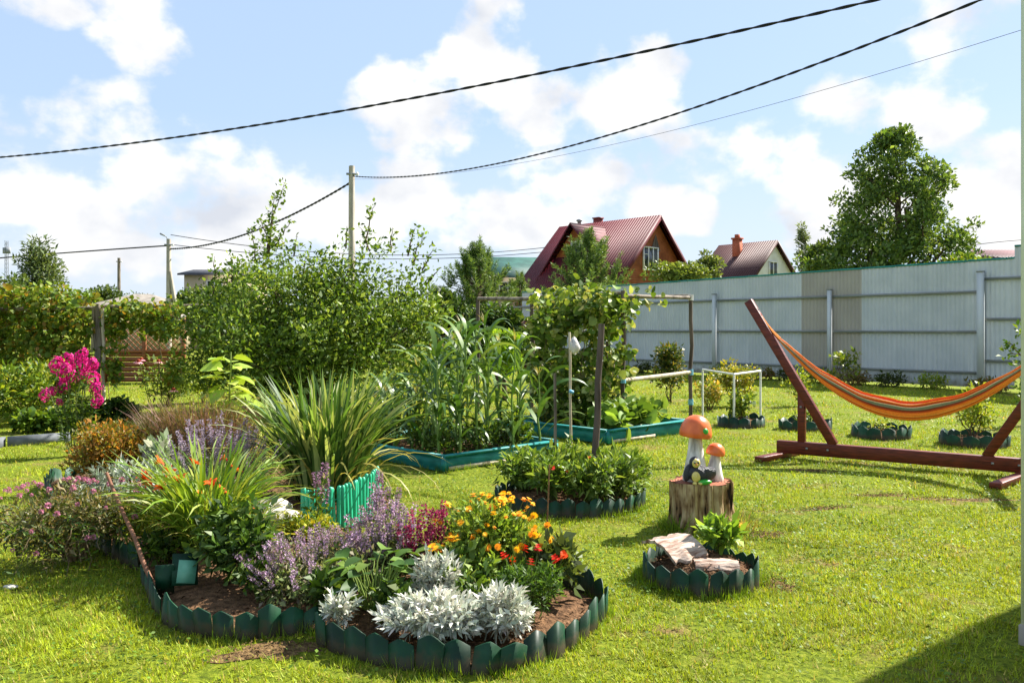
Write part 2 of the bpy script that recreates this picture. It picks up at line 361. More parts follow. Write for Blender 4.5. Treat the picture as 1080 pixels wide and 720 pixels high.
# the long flower bed on the left, drawn from where its edging meets the lawn
BED = [(.42, 4.30), (.20, 3.95), (-.13, 3.78), (-.55, 3.86), (-.88, 4.06), (-1.08, 4.30), (-1.38, 4.20), (-1.68, 4.28), (-1.90, 4.50), (-2.20, 5.0), (-2.45, 5.45),
       (-3.1, 6.0), (-3.9, 7.0), (-4.55, 8.15), (-4.5, 8.75), (-3.2, 9.2), (-2.1, 8.9), (-1.2, 7.7), (-1.06, 6.9), (-1.3, 6.3), (-.9, 5.7), (-.45, 5.1), (.05, 5.05), (.38, 4.82), (.50, 4.55)]
BEDS, _ = smooth_path(BED, 120, True); BEDS = BEDS[:-1]
ROUND_C, ROUND_R = (.52, 7.45), .66
SMALL_C, SMALL_R = (1.175, 5.17), .345
u2 = np.array([.72, .694]); v2 = np.array([-.694, .72])
K1 = np.array([-.744, 9.02]); K2 = np.array([1.30, 11.2])
CORN = [K1, K1 + u2 * 1.78, K1 + u2 * 1.78 + v2 * 2.3, K1 + v2 * 2.3]
CUKE = [K2, K2 + u2 * 1.85, K2 + u2 * 1.85 + v2 * 2.0, K2 + v2 * 2.0]
POTS = [((3.71, 13.4), .36), ((4.55, 12.85), .38), ((5.32, 11.95), .385), ((6.22, 11.15), .41)]
STUMP_C = (1.49, 6.52)
FD = np.array([.6218, -.7832]); FN_ = np.array([-.7832, -.6218]); FP = np.array([12.0, 21.1])   # fence: along, towards us, post by the step

# ground sheet
m, N, L, b = nodes('lawn_ground'); setp(b, .95, .1)
tc_ = N.new('ShaderNodeTexCoord')
def nz(sc, det=5, r=.6):
    n = N.new('ShaderNodeTexNoise'); n.inputs['Scale'].default_value = sc; n.inputs['Detail'].default_value = det; n.inputs['Roughness'].default_value = r
    L.new(tc_.outputs['Object'], n.inputs['Vector']); return n.outputs['Fac']
def ramp(fac, stops):
    c = N.new('ShaderNodeValToRGB'); e = c.color_ramp.elements
    while len(e) < len(stops): e.new(.5)
    for i, (p, cc) in enumerate(stops): e[i].position = p; e[i].color = (*cc, 1)
    L.new(fac, c.inputs['Fac']); return c.outputs['Color']
g1 = ramp(nz(30, 6), [(.3, C(62, 74, 20)), (.5, C(104, 118, 28)), (.7, C(140, 144, 46))])
g2 = ramp(nz(45, 4), [(.35, C(92, 74, 44)), (.65, C(150, 126, 80))])
mxg = N.new('ShaderNodeMix'); mxg.data_type = 'RGBA'
L.new(ramp(nz(1.3, 6, .65), [(.53, (0, 0, 0)), (.67, (1, 1, 1))]), mxg.inputs['Factor'])
L.new(g1, mxg.inputs['A']); L.new(g2, mxg.inputs['B']); L.new(mxg.outputs['Result'], b.inputs['Base Color'])
bp = N.new('ShaderNodeBump'); bp.inputs['Strength'].default_value = .8; bp.inputs['Distance'].default_value = .03
L.new(nz(40, 6, .7), bp.inputs['Height']); L.new(bp.outputs[0], b.inputs['Normal'])
M['ground'] = m
def lump(x, y):
    return (fnoise(x * .9, y * .9, 5) - .5) * .05
gx = np.concatenate([[-900, -300, -120, -60], np.linspace(-34, 34, 137), [60, 120, 300, 900]])
gy = np.concatenate([[-60, -10], np.linspace(0, 50, 101), [70, 120, 250, 500, 1200]])
XX, YY = np.meshgrid(gx, gy); ZZ = lump(XX, YY) * (np.abs(XX) < 30) * (YY < 45) - .01
mb = MB(); nx = len(gx)
i = (np.arange(len(gy) - 1)[:, None] * nx + np.arange(nx - 1)[None, :]).ravel()
mb.add(np.stack([XX.ravel(), YY.ravel(), ZZ.ravel()], 1), np.stack([i, i + 1, i + nx + 1, i + nx], 1))
tag(mb.build('ground', M['ground'], smooth=True), kind='structure')

# trodden bare patches
r = np.random.default_rng(31)
BARE = [((4.05, 7.55), .62, .085, -.1), ((3.45, 7.75), .3, .06, .1), ((2.7, 7.2), .3, .05, .3), ((3.35, 9.15), .34, .10, -.3), ((-1.15, 4.02), .30, .13, .2), ((1.62, 5.05), .10, .16, 0), ((1.95, 6.3), .16, .10, 0)]
for (cx, cy), ra, rb, an in BARE:
    a = np.arange(40) / 40 * 2 * PI; f = .55 + 1.1 * (fnoise(np.cos(a) * 3 + cx * 3, np.sin(a) * 3 + cy * 3, 5, 4) - .25); u = ra * f * np.cos(a); v = rb * f * np.sin(a); ca, sa = math.cos(an), math.sin(an)
    X = cx + u * ca - v * sa; Y = cy + u * sa + v * ca; c_ = np.array([[cx, cy, float(lump(cx, cy)) - .002]]); k = np.arange(40)
    X1 = cx + (X - cx) * .5; Y1 = cy + (Y - cy) * .5
    V = np.vstack([np.column_stack([X, Y, lump(X, Y) - .009]), np.column_stack([X1, Y1, lump(X1, Y1) - .003]), c_]); mb = MB(); mb.add(V, np.stack([k, (k + 1) % 40, 40 + (k + 1) % 40, 40 + k], 1)); mb.add(np.zeros((0, 3)), np.stack([40 + k - mb.n, 40 + (k + 1) % 40 - mb.n, np.full(40, 80 - mb.n)], 1))
    n = 260; q = r.normal(0, .55, (n, 2)) * [ra, rb]; q = np.column_stack([cx + q[:, 0] * ca - q[:, 1] * sa, cy + q[:, 0] * sa + q[:, 1] * ca]); D = np.column_stack([r.normal(size=(n, 2)), r.normal(0, .25, n)])
    mb.leaves(np.column_stack([q, lump(q[:, 0], q[:, 1]) + .004]), D, np.column_stack([r.normal(0, .5, (n, 2)), np.ones(n)]), r.uniform(.008, .03, n), r.uniform(.006, .012, n), (1, 1, 1), fold=.4)
    tag(mb.build('bare_ground', M['bare']), kind='structure')

# soil in the beds: low mounds with crumbs
def soil(name, P, h, seed, crumbs=300, cs=.02, base=0.0):
    P = np.asarray(P, float); r = np.random.default_rng(seed); c = P.mean(0); mb = MB()
    rings = 9; V = []; k = len(P)
    for q in range(rings):
        f = 1 - q / rings
        Q = c + (P - c) * f
        z = base + h * (1 - f ** 3) + (fnoise(Q[:, 0] * 6, Q[:, 1] * 6, seed) - .4) * .05 * (q > 0) + .02
        V.append(np.column_stack([Q, z]))
    V = np.vstack(V); a = np.arange(k)
    for q in range(rings - 1):
        mb.add(V, np.stack([q * k + a, q * k + (a + 1) % k, (q + 1) * k + (a + 1) % k, (q + 1) * k + a], 1)) if q == 0 else mb.add(np.zeros((0, 3)), np.stack([q * k + a, q * k + (a + 1) % k, (q + 1) * k + (a + 1) % k, (q + 1) * k + a], 1) - mb.n)
    mb.add(np.array([[*c, base + h + .02]]), np.stack([(rings - 1) * k + a - mb.n, (rings - 1) * k + (a + 1) % k - mb.n, np.zeros(k, int)], 1))
    lo = P.min(0); hi = P.max(0); q = lo + (hi - lo) * r.random((crumbs * 2, 2)); q = q[inpoly(q[:, 0], q[:, 1], P)]
    n = len(q); rr = np.clip(np.linalg.norm(q - c, axis=1) / (np.linalg.norm(P - c, axis=1).mean()), 0, 1)
    B = np.column_stack([q, base + h * (1 - rr ** 3) + .035 + .01 * r.random(n)])
    D = np.column_stack([r.normal(size=(n, 2)), r.normal(0, .3, n)]); Nn = np.column_stack([r.normal(0, .5, (n, 2)), np.ones(n)])
    mb.leaves(B, D, Nn, cs * r.uniform(.6, 2.2, n), cs * r.uniform(.4, .9, n), (1, 1, 1), fold=.4)
    return tag(mb.build(name, M['soil'], smooth=False), kind='structure')
soil('soil', BEDS, .07, 1, 2500, .022)
soil('soil', circ(ROUND_C, ROUND_R - .02), .08, 2, 400)
soil('soil', circ(SMALL_C, SMALL_R - .015), .10, 3, 350)
soil('soil', np.array(CORN), .06, 4, 500)
soil('soil', np.array(CUKE), .06, 5, 300)
for k, (c, r) in enumerate(POTS): soil('soil', circ(c, r - .02), .07, 6 + k, 120)

# the lawn: clipped blades, denser where they are near
def lawn():
    r = np.random.default_rng(3); mb = MB()
    def band(y0, y1, n, wid, ln, tanx=.82):
        y = np.sqrt(y0 ** 2 + (y1 ** 2 - y0 ** 2) * r.random(n)); x = (r.random(n) * 2 - 1) * (y * tanx + .6)
        keep = np.ones(n, bool)
        for P in [BEDS, circ(ROUND_C, ROUND_R), circ(SMALL_C, SMALL_R), CORN, CUKE, circ(STUMP_C, .24)] + [circ(c, rr) for c, rr in POTS]:
            keep &= ~inpoly(x, y, P)
        keep &= ((x - FP[0]) * FN_[0] + (y - FP[1]) * FN_[1]) > .05
        for (cx, cy), ra, rb, an in BARE:
            ca, sa = math.cos(an), math.sin(an); u = ((x - cx) * ca + (y - cy) * sa) / ra; v = (-(x - cx) * sa + (y - cy) * ca) / rb; keep &= r.random(n) > np.clip(1.0 - .7 * (u * u + v * v), 0, .62)
        # thin, trodden patches
        pt = fnoise(x * 1.1 + 3, y * 1.1, 21, 4); keep &= r.random(n) > np.clip((pt - .55) * 6.5, 0, .88); kf = np.where(y < 9, 16, 9); keep &= r.random(n) < np.clip((fnoise(x * kf, y * kf, 77, 2) - .30) * 5, .12, 1)
        tr = np.exp(-((y - 7.15 - .25 * (x - 3)) / .16) ** 2) * (x > 2.2) * (x < 4.6) + np.exp(-(((x - 3.25) / .5) ** 2 + ((y - 9.2) / .25) ** 2)) + np.exp(-(((x + 1.05) / .45) ** 2 + ((y - 4.0) / .18) ** 2))
        keep &= r.random(n) > tr * .9
        x = x[keep]; y = y[keep]; n = len(x)
        tall = fnoise(x * 2.3, y * 2.3, 8, 3)
        z = lump(x, y) - .012
        a = r.random(n) * 2 * PI; lean = r.uniform(.2, 1.45, n)
        l = ln * r.uniform(.45, 1.3, n) * (.35 + .95 * tall); w_ = wid * r.uniform(.6, 1.4, n)
        B = np.column_stack([x, y, z]); Dv = np.column_stack([np.cos(a) * np.sin(lean), np.sin(a) * np.sin(lean), np.cos(lean)])
        S = np.column_stack([-np.sin(a), np.cos(a), np.zeros(n)])
        V = np.stack([B - S * w_[:, None] / 2, B + S * w_[:, None] / 2, B + Dv * l[:, None]], 1).reshape(-1, 3)
        f = fnoise(x * .8, y * .8, 33, 3); g = fnoise(x * 3, y * 3, 44, 2)
        A0 = C(165, 180, 44); A1 = C(118, 148, 36); A2 = C(190, 172, 90)
        t1 = np.clip((f - .38) * 2.4 + (g - .5) * .9 + r.normal(0, .28, n), 0, 1)[:, None]
        col = A0 * (1 - t1) + A1 * t1
        st = (r.random(n) < .10 + .25 * np.clip(g - .5, 0, 1))[:, None]
        col = np.where(st, A2, col) * r.uniform(.55, 1.25, (n, 1))
        mb.add(V, np.arange(n * 3).reshape(n, 3), col)
    band(2.6, 5.2, 340000, .006, .042)
    band(5.2, 8.0, 320000, .0075, .043)
    band(8.0, 13.0, 285000, .011, .05)
    band(13.0, 22.0, 170000, .02, .06)
    band(22.0, 40.0, 90000, .045, .09)
    # uncut tufts against the edgings and the stump
    for P, q in ((BEDS, 5200), (circ(ROUND_C, ROUND_R), 1900), (circ(SMALL_C, SMALL_R), 1500), (circ(STUMP_C, .27), 1300), (np.array(CORN), 2200), (np.array(CUKE), 2000)):
        k = r.integers(0, len(P), q); s_ = r.random((q, 1)); p = P[k] * (1 - s_) + P[(k + 1) % len(P)] * s_; o_ = nrmz(p - P.mean(0)); keep = fnoise(p[:, 0] * 5, p[:, 1] * 5, 88, 2) > .42
        p = (p + o_ * (.015 + .07 * r.random((q, 1)) ** 2))[keep]; n = len(p); a = r.random(n) * 2 * PI; lean = r.uniform(.05, .9, n); l = r.uniform(.03, .10, n)
        B = np.column_stack([p, lump(p[:, 0], p[:, 1]) - .012]); Dv = np.column_stack([np.cos(a) * np.sin(lean), np.sin(a) * np.sin(lean), np.cos(lean)]); S = np.column_stack([-np.sin(a), np.cos(a), np.zeros(n)]) * r.uniform(.002, .004, (n, 1))
        mb.add(np.stack([B - S, B + S, B + Dv * l[:, None]], 1).reshape(-1, 3), np.arange(n * 3).reshape(n, 3), C(124, 152, 36) * r.uniform(.55, 1.3, (n, 1)))
    # clover and plantain leaves among the grass
    n = 42000; y = np.sqrt(2.8 ** 2 + (10 ** 2 - 2.8 ** 2) * r.random(n)); x = (r.random(n) * 2 - 1) * (y * .72 + .4)
    keep = r.random(n) < np.clip((fnoise(x * 1.6, y * 1.6, 61, 3) - .38) * 4, 0.05, 1)
    for P in [BEDS, circ(ROUND_C, ROUND_R), circ(SMALL_C, SMALL_R), CORN, circ(STUMP_C, .24)]: keep &= ~inpoly(x, y, P)
    x = x[keep]; y = y[keep]; n = len(x)
    D = np.column_stack([r.normal(size=(n, 2)), r.uniform(-.1, .5, n)]); Nn = np.column_stack([r.normal(0, .35, (n, 2)), np.ones(n)])
    mb.leaves(np.column_stack([x, y, lump(x, y) + r.uniform(.005, .03, n)]), D, Nn, r.uniform(.012, .032, n), r.uniform(.010, .02, n), C(92, 120, 34) * r.uniform(.5, 1.5, (n, 1)), fold=.1)
    tag(mb.build('lawn_grass', M['grass']), kind='stuff')
lawn()

# ================================================================== PLANT BUILDERS
def pick(r, pal, n, jit=.22):
    pal = [np.asarray(p) for p in pal]
    c = np.array(pal)[r.integers(0, len(pal), n)]
    return c * r.uniform(1 - jit, 1 + jit, (n, 1)) * r.uniform(.94, 1.06, (n, 3))
def clumps_in(r, n, c, R, zmin=None, shell=.45):
    d = nrmz(r.normal(size=(n, 3))); rr = shell + (1 - shell) * r.random((n, 1)) ** .7
    P = np.asarray(c) + d * rr * np.asarray(R)
    if zmin is not None: P[:, 2] = np.maximum(P[:, 2], zmin + r.random(n) * .1)
    return P
def cloud(mb, r, cc, cr, n, size, pal, aspect=.5, up=.35, out=.6, fold=.18, flat=1.0, zmin=.02, big=False):
    cr = np.broadcast_to(cr, (len(cc),)); p = cr ** 2 / (cr ** 2).sum()
    k = r.choice(len(cc), n, p=p)
    d = nrmz(r.normal(size=(n, 3))); rr = cr[k][:, None] * r.random((n, 1)) ** .45
    off = d * rr; off[:, 2] *= flat
    B = cc[k] + off; B[:, 2] = np.maximum(B[:, 2], zmin)
    D = d * out + r.normal(0, .55, (n, 3)) + np.array([0, 0, up])
    Nn = r.normal(0, .6, (n, 3)) + np.array([0, 0, .8])
    sz = size * np.clip(r.lognormal(-.04, .27, n), .45, 1.7)
    (mb.bigleaves if big else mb.leaves)(B, D, Nn, sz, sz * aspect * r.uniform(.8, 1.2, n), pick(r, pal, n), fold=fold, curl=.12)
def limb(r, a, b, k=5, wob=.06, arch=.05):
    a = np.asarray(a, float); b = np.asarray(b, float); t = np.linspace(0, 1, k)[:, None]
    L = np.linalg.norm(b - a); P = a + (b - a) * t + r.normal(0, wob * L, (k, 3)) * np.sin(t * PI)
    P[:, 2] += np.sin(t[:, 0] * PI) * L * arch
    return P
GREEN = [C(88, 116, 34), C(72, 100, 30), C(108, 132, 44), C(58, 86, 28)]
DGREEN = [C(52, 78, 30), C(44, 68, 28), C(70, 96, 38), C(84, 104, 44)]
YGREEN = [C(142, 158, 44), C(120, 142, 38), C(164, 168, 60), C(98, 124, 36)]
STEM = C(84, 96, 44); BROWN = C(84, 66, 48)

def shrub(name, label, cat, loc, R, n, size, pal, seed, group=None, aspect=.5, lobes=16, lr=.45, zc=None, stems=7, up=.35, mat='leaf', stemcol=BROWN, shell=.4, stem_r=.010, part='foliage', flat=1.0, big=False):
    r = np.random.default_rng(seed); t = thing(name, label, cat, (*loc, 0) if len(loc) == 2 else loc, 0, group)
    R = np.array(R, float); zc = R[2] * 1.0 if zc is None else zc
    cc = clumps_in(r, lobes, (0, 0, zc), R * (1 - lr * .6), .05, shell); cr = R.mean() * lr * r.uniform(.6, 1.25, lobes)
    mb = MB(); cloud(mb, r, cc, cr, n, size, pal, aspect, up, flat=flat, big=big); mb.build(part, M[mat], t)
    sb = MB()
    for q in range(stems):
        e = cc[r.integers(lobes)]; P = limb(r, (r.normal(0, .05 * R[0]), r.normal(0, .05 * R[1]), -.02), e)
        sb.tube(P, np.linspace(stem_r, stem_r * .35, len(P)), 5, stemcol)
    sb.build('stem', M['stem'], t)
    return t, r, cc, cr

def tree(name, label, loc, th, tr, cc, cr, n, size, pal, seed, aspect=.55, up=.3, shoots=(), group=None, cat='tree', barkm='bark', limbs=None, shoot_leaf=None, flat=.85, twigs=0, out=.6, fork=.35):
    r = np.random.default_rng(seed); t = thing(name, label, cat, loc, 0, group)
    cc = np.asarray(cc, float); cr = np.asarray(cr, float)
    mb = MB(); cloud(mb, r, cc, cr, n, size, pal, aspect, up, flat=flat, out=out, zmin=.1)
    tb = MB(); top = np.array([0, 0, th])
    P = limb(r, (0, 0, -.1), top, 7, .015); tb.tube(P, np.linspace(tr * 1.15, tr * .55, 7), 9)
    for i in (range(len(cc)) if limbs is None else r.choice(len(cc), min(limbs, len(cc)), replace=False)):
        z = min(th, max(th * fork, cc[i][2] - np.hypot(*cc[i][:2]) * .8)); q = P[np.argmin(abs(P[:, 2] - z))]
        Q = limb(r, q, cc[i] + (cc[i] - q) * .12, 6, .05); L = np.linalg.norm(cc[i] - q)
        tb.tube(Q, np.linspace(min(tr * .5, .012 + .018 * L), .006, 6), 5)
    for (a, b) in shoots:
        Q = limb(r, a, b, 7, .03); tb.tube(Q, np.linspace(.018, .004, 7), 5)
        k = int(np.linalg.norm(np.array(b) - np.array(a)) * 60); s = r.random(k)
        B = np.stack([np.interp(s, np.linspace(0, 1, 7), Q[:, i]) for i in range(3)], 1) + r.normal(0, .05, (k, 3))
        Dv = r.normal(0, 1, (k, 3)) + np.array([0, 0, .5]); sl_ = (shoot_leaf or size) * r.uniform(.7, 1.25, k)
        mb.leaves(B, Dv, r.normal(0, 1, (k, 3)), sl_, sl_ * aspect, pick(r, pal, k))
    mb.build('crown', M['leaf'], t); tb.build('trunk', M[barkm], t, smooth=True)
    return t

# flower heads (each head of a plant is a part sharing one of these meshes; z is the way the head faces)
def head_daisy(r, R, petals, col, disc, droop=.0, layers=1, dr=.3, dz=.15):
    mb = MB()
    for l in range(layers):
        a = (np.arange(petals) + .5 * l) / petals * 2 * PI + r.normal(0, .05, petals); n = petals
        D = np.column_stack([np.cos(a), np.sin(a), np.full(n, -droop + .35 * l)])
        B = D * R * .12 + np.array([0, 0, .01 * l])
        mb.leaves(B, D, np.tile([0, 0, 1.0], (n, 1)) + r.normal(0, .1, (n, 3)), R * (1 - .22 * l) * r.uniform(.9, 1.05, n), R * 1.9 * PI / petals * .9, pick(r, col, n, .12), fold=.1)
    mb.lathe([(R * dr, 0), (R * dr * .95, R * dz * .6), (R * dr * .55, R * dz), (0.0005, R * dz * 1.1)], 10, (0, 0, .003), disc)
    return mb.mesh('flower_head', [M['petal']])
def head_lily(r, L, col, throat):
    mb = MB()
    a = np.arange(6) / 6 * 2 * PI
    mb.ribbons(np.zeros((6, 3)), a, np.full(6, L), np.where(np.arange(6) % 2, .34, .48) * L, np.full(6, 1.15), np.full(6, 1.6), pick(r, [col], 6, .15), K=5)
    mb.ribbons(np.zeros((5, 3)), a[:5] + .4, np.full(5, L * .75), np.full(5, .05 * L), np.full(5, 1.3), np.full(5, .5), throat, K=3)
    mb.lathe([(.03 * L, -.25 * L), (.10 * L, 0), (.2 * L, .14 * L)], 7, (0, 0, 0), throat)
    return mb.mesh('flower_head', [M['petal']])
def head_phlox(r, R, n, col):
    mb = MB(); d = nrmz(r.normal(size=(n, 3)) + np.array([0, 0, .25])); c = d * np.array([R, R, R * 1.15]) * r.uniform(.7, 1.05, (n, 1)) + np.array([0, 0, R * .5])
    for k in range(5):
        ref = nrmz(np.cross(d, r.normal(size=3))); s2 = np.cross(d, ref); a = k / 5 * 2 * PI
        D = ref * math.cos(a) + s2 * math.sin(a) + d * .1
        mb.leaves(c, D, d, R * .30, R * .26, pick(r, col, n, .15), fold=.05)
    return mb.mesh('flower_head', [M['petal']])
def spike_mesh(r, L, n, size, col, stemcol, w=.012, gap=True, taper=.6, start=.25):
    mb = MB(); P = np.array([[0, 0, 0], [.01 * L, 0, L * .5], [.0, .015 * L, L]]); mb.tube(P, [.003, .0025, .0015], 4, stemcol)
    z = r.random(n)
    if gap: z = (np.floor(z * 9) + r.random(n) * .55) / 9
    z = start + (1 - start) * z
    a = r.random(n) * 2 * PI; rr = w * (1 - taper * z) * r.uniform(.4, 1.2, n)
    B = np.column_stack([np.cos(a) * rr, np.sin(a) * rr, z * L]); D = np.column_stack([np.cos(a), np.sin(a), r.uniform(-.1, .8, n)])
    mb.leaves(B, D, r.normal(size=(n, 3)), size * r.uniform(.6, 1.2, n), size * r.uniform(.5, .9, n), pick(r, col, n, .2), fold=.3)
    return mb.mesh('flower_spike', [M['petal']])
def stem_to(sb, r, a, b, w=.004, col=STEM):
    P = limb(r, a, b, 5, .03); sb.tube(P, np.linspace(w, w * .6, 5), 4, col, cap=False)
def clump(name, label, cat, loc, n, L, W, pal, seed, spread=.06, p0=(1.0, 1.5), droop=(.6, 1.8), K=7, group=None, part='foliage', rz=0, mat='leaf'):
    r = np.random.default_rng(seed); t = thing(name, label, cat, loc, rz, group); mb = MB()
    az_ = r.random(n) * 2 * PI; q = spread * np.sqrt(r.random(n))
    B = np.column_stack([np.cos(az_) * q, np.sin(az_) * q, np.zeros(n)])
    l = r.uniform(*L, n); mb.ribbons(B, az_ + r.normal(0, .5, n), l, r.uniform(*W, n), r.uniform(*p0, n), r.uniform(*droop, n), pick(r, pal, n, .2), K=K, rng=r, pw=1.5)
    mb.build(part, M[mat], t); return t, r

# ================================================================== EDGING OF THE BEDS
def picket_mesh(w_, h, bulge=.015, th=.006, seed=0):
    n = 9; u = np.linspace(-1, 1, n); mb = MB()
    top = h * (1 - .24 * np.abs(u) ** 1.35)
    fy = -bulge * (1 - u ** 2)
    fb = np.column_stack([u * w_ / 2, fy, np.full(n, -.03)]); ft = np.column_stack([u * w_ / 2, fy, top])
    bb = fb + [0, th, 0]; bt = ft + [0, th, 0]; V = np.vstack([fb, ft, bb, bt]); a = np.arange(n - 1)
    mb.add(V, np.vstack([np.stack([a, a + 1, a + n + 1, a + n], 1), np.stack([a + 2 * n + 1, a + 2 * n, a + 3 * n, a + 3 * n + 1], 1), np.stack([a + n, a + n + 1, a + 3 * n + 1, a + 3 * n], 1)]))
    for k in (0, n - 1): mb.add(V[[k, k + 2 * n, k + 3 * n, k + n]], [(0, 1, 2, 3)])
    return mb.mesh('picket', M['picket'])
def edging(name, label, P, n, pm, pitch, loc, seed, closed=False, group=None, tilt=.075, hv=.11):
    r = np.random.default_rng(seed); Q, Ltot = smooth_path(P, n * 2, closed)
    t = thing(name, label, 'garden edging', (*loc, 0), 0, group)
    for k in range(n):
        q = Q[2 * k + 1]; d = Q[2 * k + 2] - Q[2 * k]
        o = inst(pm, 'picket', t, (q[0] - loc[0], q[1] - loc[1], lump(q[0], q[1]) + r.uniform(-.012, .006)), (r.normal(0, tilt), r.normal(0, tilt), math.atan2(d[1], d[0])), (Ltot / n / pitch * .99, 1, r.uniform(1 - hv, 1 + hv)))
    return t
pm_big = picket_mesh(.150, .165); pm_mid = picket_mesh(.115, .150); pm_pot = picket_mesh(.17, .17)
# going round with the outside on the right-hand side of travel = -y of the picket
fr = [(-.98, 4.16), (-.88, 4.03), (-.55, 3.84), (-.13, 3.77), (.20, 3.94), (.43, 4.30), (.51, 4.58), (.40, 4.84), (.18, 4.97)]
edging('picket_edging', 'dark green picket edging curving round the front of the bed under the silver foliage', fr, 20, pm_mid, .115, (-.13, 3.9), 1)
fr = [(-2.30, 5.15), (-2.14, 4.86), (-1.90, 4.47), (-1.68, 4.27), (-1.38, 4.185), (-1.10, 4.26), (-.97, 4.32)]
edging('picket_edging', 'dark green picket edging bending round the bare soil beneath the broad leaved peony bush', fr, 16, pm_mid, .115, (-1.6, 4.3), 2)
fr = [(-4.50, 8.75), (-4.58, 8.2), (-4.2, 7.55), (-3.9, 7.05), (-3.4, 6.35), (-2.9, 5.82), (-2.42, 5.36)]
edging('picket_edging', 'short far run of dark green picket edging beside the round orange-brown bush', fr, 27, pm_big, .15, (-4.3, 7.8), 3)
a = np.linspace(0, 2 * PI, 25)[:-1] + .1
edging('picket_ring', 'wide ring of dark green pickets round the bushy planting with the leaning post', circ(ROUND_C, ROUND_R, 24), 36, pm_mid, .115, ROUND_C, 4, True)
edging('picket_ring', 'small ring of dark green pickets filled with bark in front of the tree stump', circ(SMALL_C, SMALL_R, 24), 19, pm_mid, .115, SMALL_C, 5, True, tilt=.04)
PL = ['ring of dark green pickets under the white pipe hoop by the fence', 'ring of dark green pickets behind the hammock stand brace',
      'ring of dark green pickets below the lowest sag of the hammock', 'ring of dark green pickets round the pale shrub at the right end of the hammock']
for k, (c, r_) in enumerate(POTS):
    edging('picket_ring', PL[k], circ(c, r_, 20), 13, pm_pot, .17, c, 20 + k, True, group='small picket rings along the far lawn', hv=.12)
# loose folded piece of edging and stake by the left loop
t = thing('edging_offcut', 'loose folded green plastic edging piece standing on the bed corner beside the brown stake', 'edging piece', (-1.98, 4.72, .0)); mb = MB()
mb.box((0, 0, .11), (.10, .012, .20), (.1, .0, .3)); mb.box((.1, .04, .17), (.14, .012, .18), (-.5, .1, .5)); mb.build('panel', M['picket'], t)
mb = MB(); mb.box((.115, .028, .16), (.10, .008, .13), (-.5, .15, .4)); mb.build('pale_panel', mat_noise('pale_green_plastic', C(70, 140, 110), C(120, 176, 146), 5, rough=.35), t)
mb = MB(); a = np.array([-2.62, 5.35, .62]); b_ = np.array([-2.06, 4.78, .05]); mb.tube(limb(np.random.default_rng(1), a, b_, 6, .01, 0), np.linspace(.011, .014, 6), 7)
tag(mb.build('garden_stake', mat_noise('brown_stick', C(118, 80, 60), C(138, 98, 76), 5, (1, 1, 1), .8)), 'brown wooden stake leaning over the corner of the left flower bed', 'stake')

# turquoise bowed slat fence holding the tall grass clump
t = thing('slat_edging', 'turquoise bowed slat border in front of the tall arching grass clump', 'garden edging', (-1.4, 6.5, 0))
Q, Lt = smooth_path([(-1.62, 6.42), (-1.50, 6.30), (-1.32, 6.38), (-1.18, 6.62), (-1.10, 6.95)], 25)
r = np.random.default_rng(9); sm = MB().lathe([(.019, 0), (.019, .30), (.014, .32), (.001, .325)], 8).mesh('slat', M['wattle'], True)
for k in range(25):
    inst(sm, 'slat', t, (Q[k][0] + 1.4, Q[k][1] - 6.5, .02), (r.normal(0, .03), r.normal(0, .03), r.random() * 6), (1, 1, .92 + .012 * k + r.uniform(-.03, .03)))
mb = MB(); mb.tube([(q[0] + 1.4, q[1] - 6.5 + .02, .08) for q in Q], .006, 5); mb.tube([(q[0] + 1.4, q[1] - 6.5 + .02, .24) for q in Q], .006, 5); mb.build('binding', M['wattle'], t)

# pale stone in the rockery
def stone(name, label, loc, R, seed):
    r = np.random.default_rng(seed); bm = bmesh.new(); bmesh.ops.create_icosphere(bm, subdivisions=3, radius=1)
    dirs = nrmz(r.normal(size=(9, 3)))
    for v in bm.verts:
        p = np.array(v.co); k = min(1.0, min((.8 + .1 * i % .3) / max(.05, float(p @ dd)) for i, dd in enumerate(dirs)))
        v.co = Vector(p * k * np.array(R) * (1 + .04 * math.sin(7 * p[0] + 5 * p[1])))
    me = bpy.data.meshes.new(name); bm.to_mesh(me); bm.free(); me.materials.append(M['stone'])
    o = bpy.data.objects.new(name, me); COL.objects.link(o); o.location = loc; return tag(o, label, 'stone')
stone('garden_stone', 'pale boulder lying at the left foot of the turquoise slat border', (-1.84, 6.35, .12), (.17, .15, .15), 3)
stone('garden_stone', 'small pale stone half hidden among orange lilies and lilac catmint', (-1.68, 6.0, .13), (.17, .13, .15), 4)
stone('garden_stone', 'flat pale stone at the far left edge of the foreground lawn', (-3.0, 4.95, .01), (.045, .025, .014), 5)

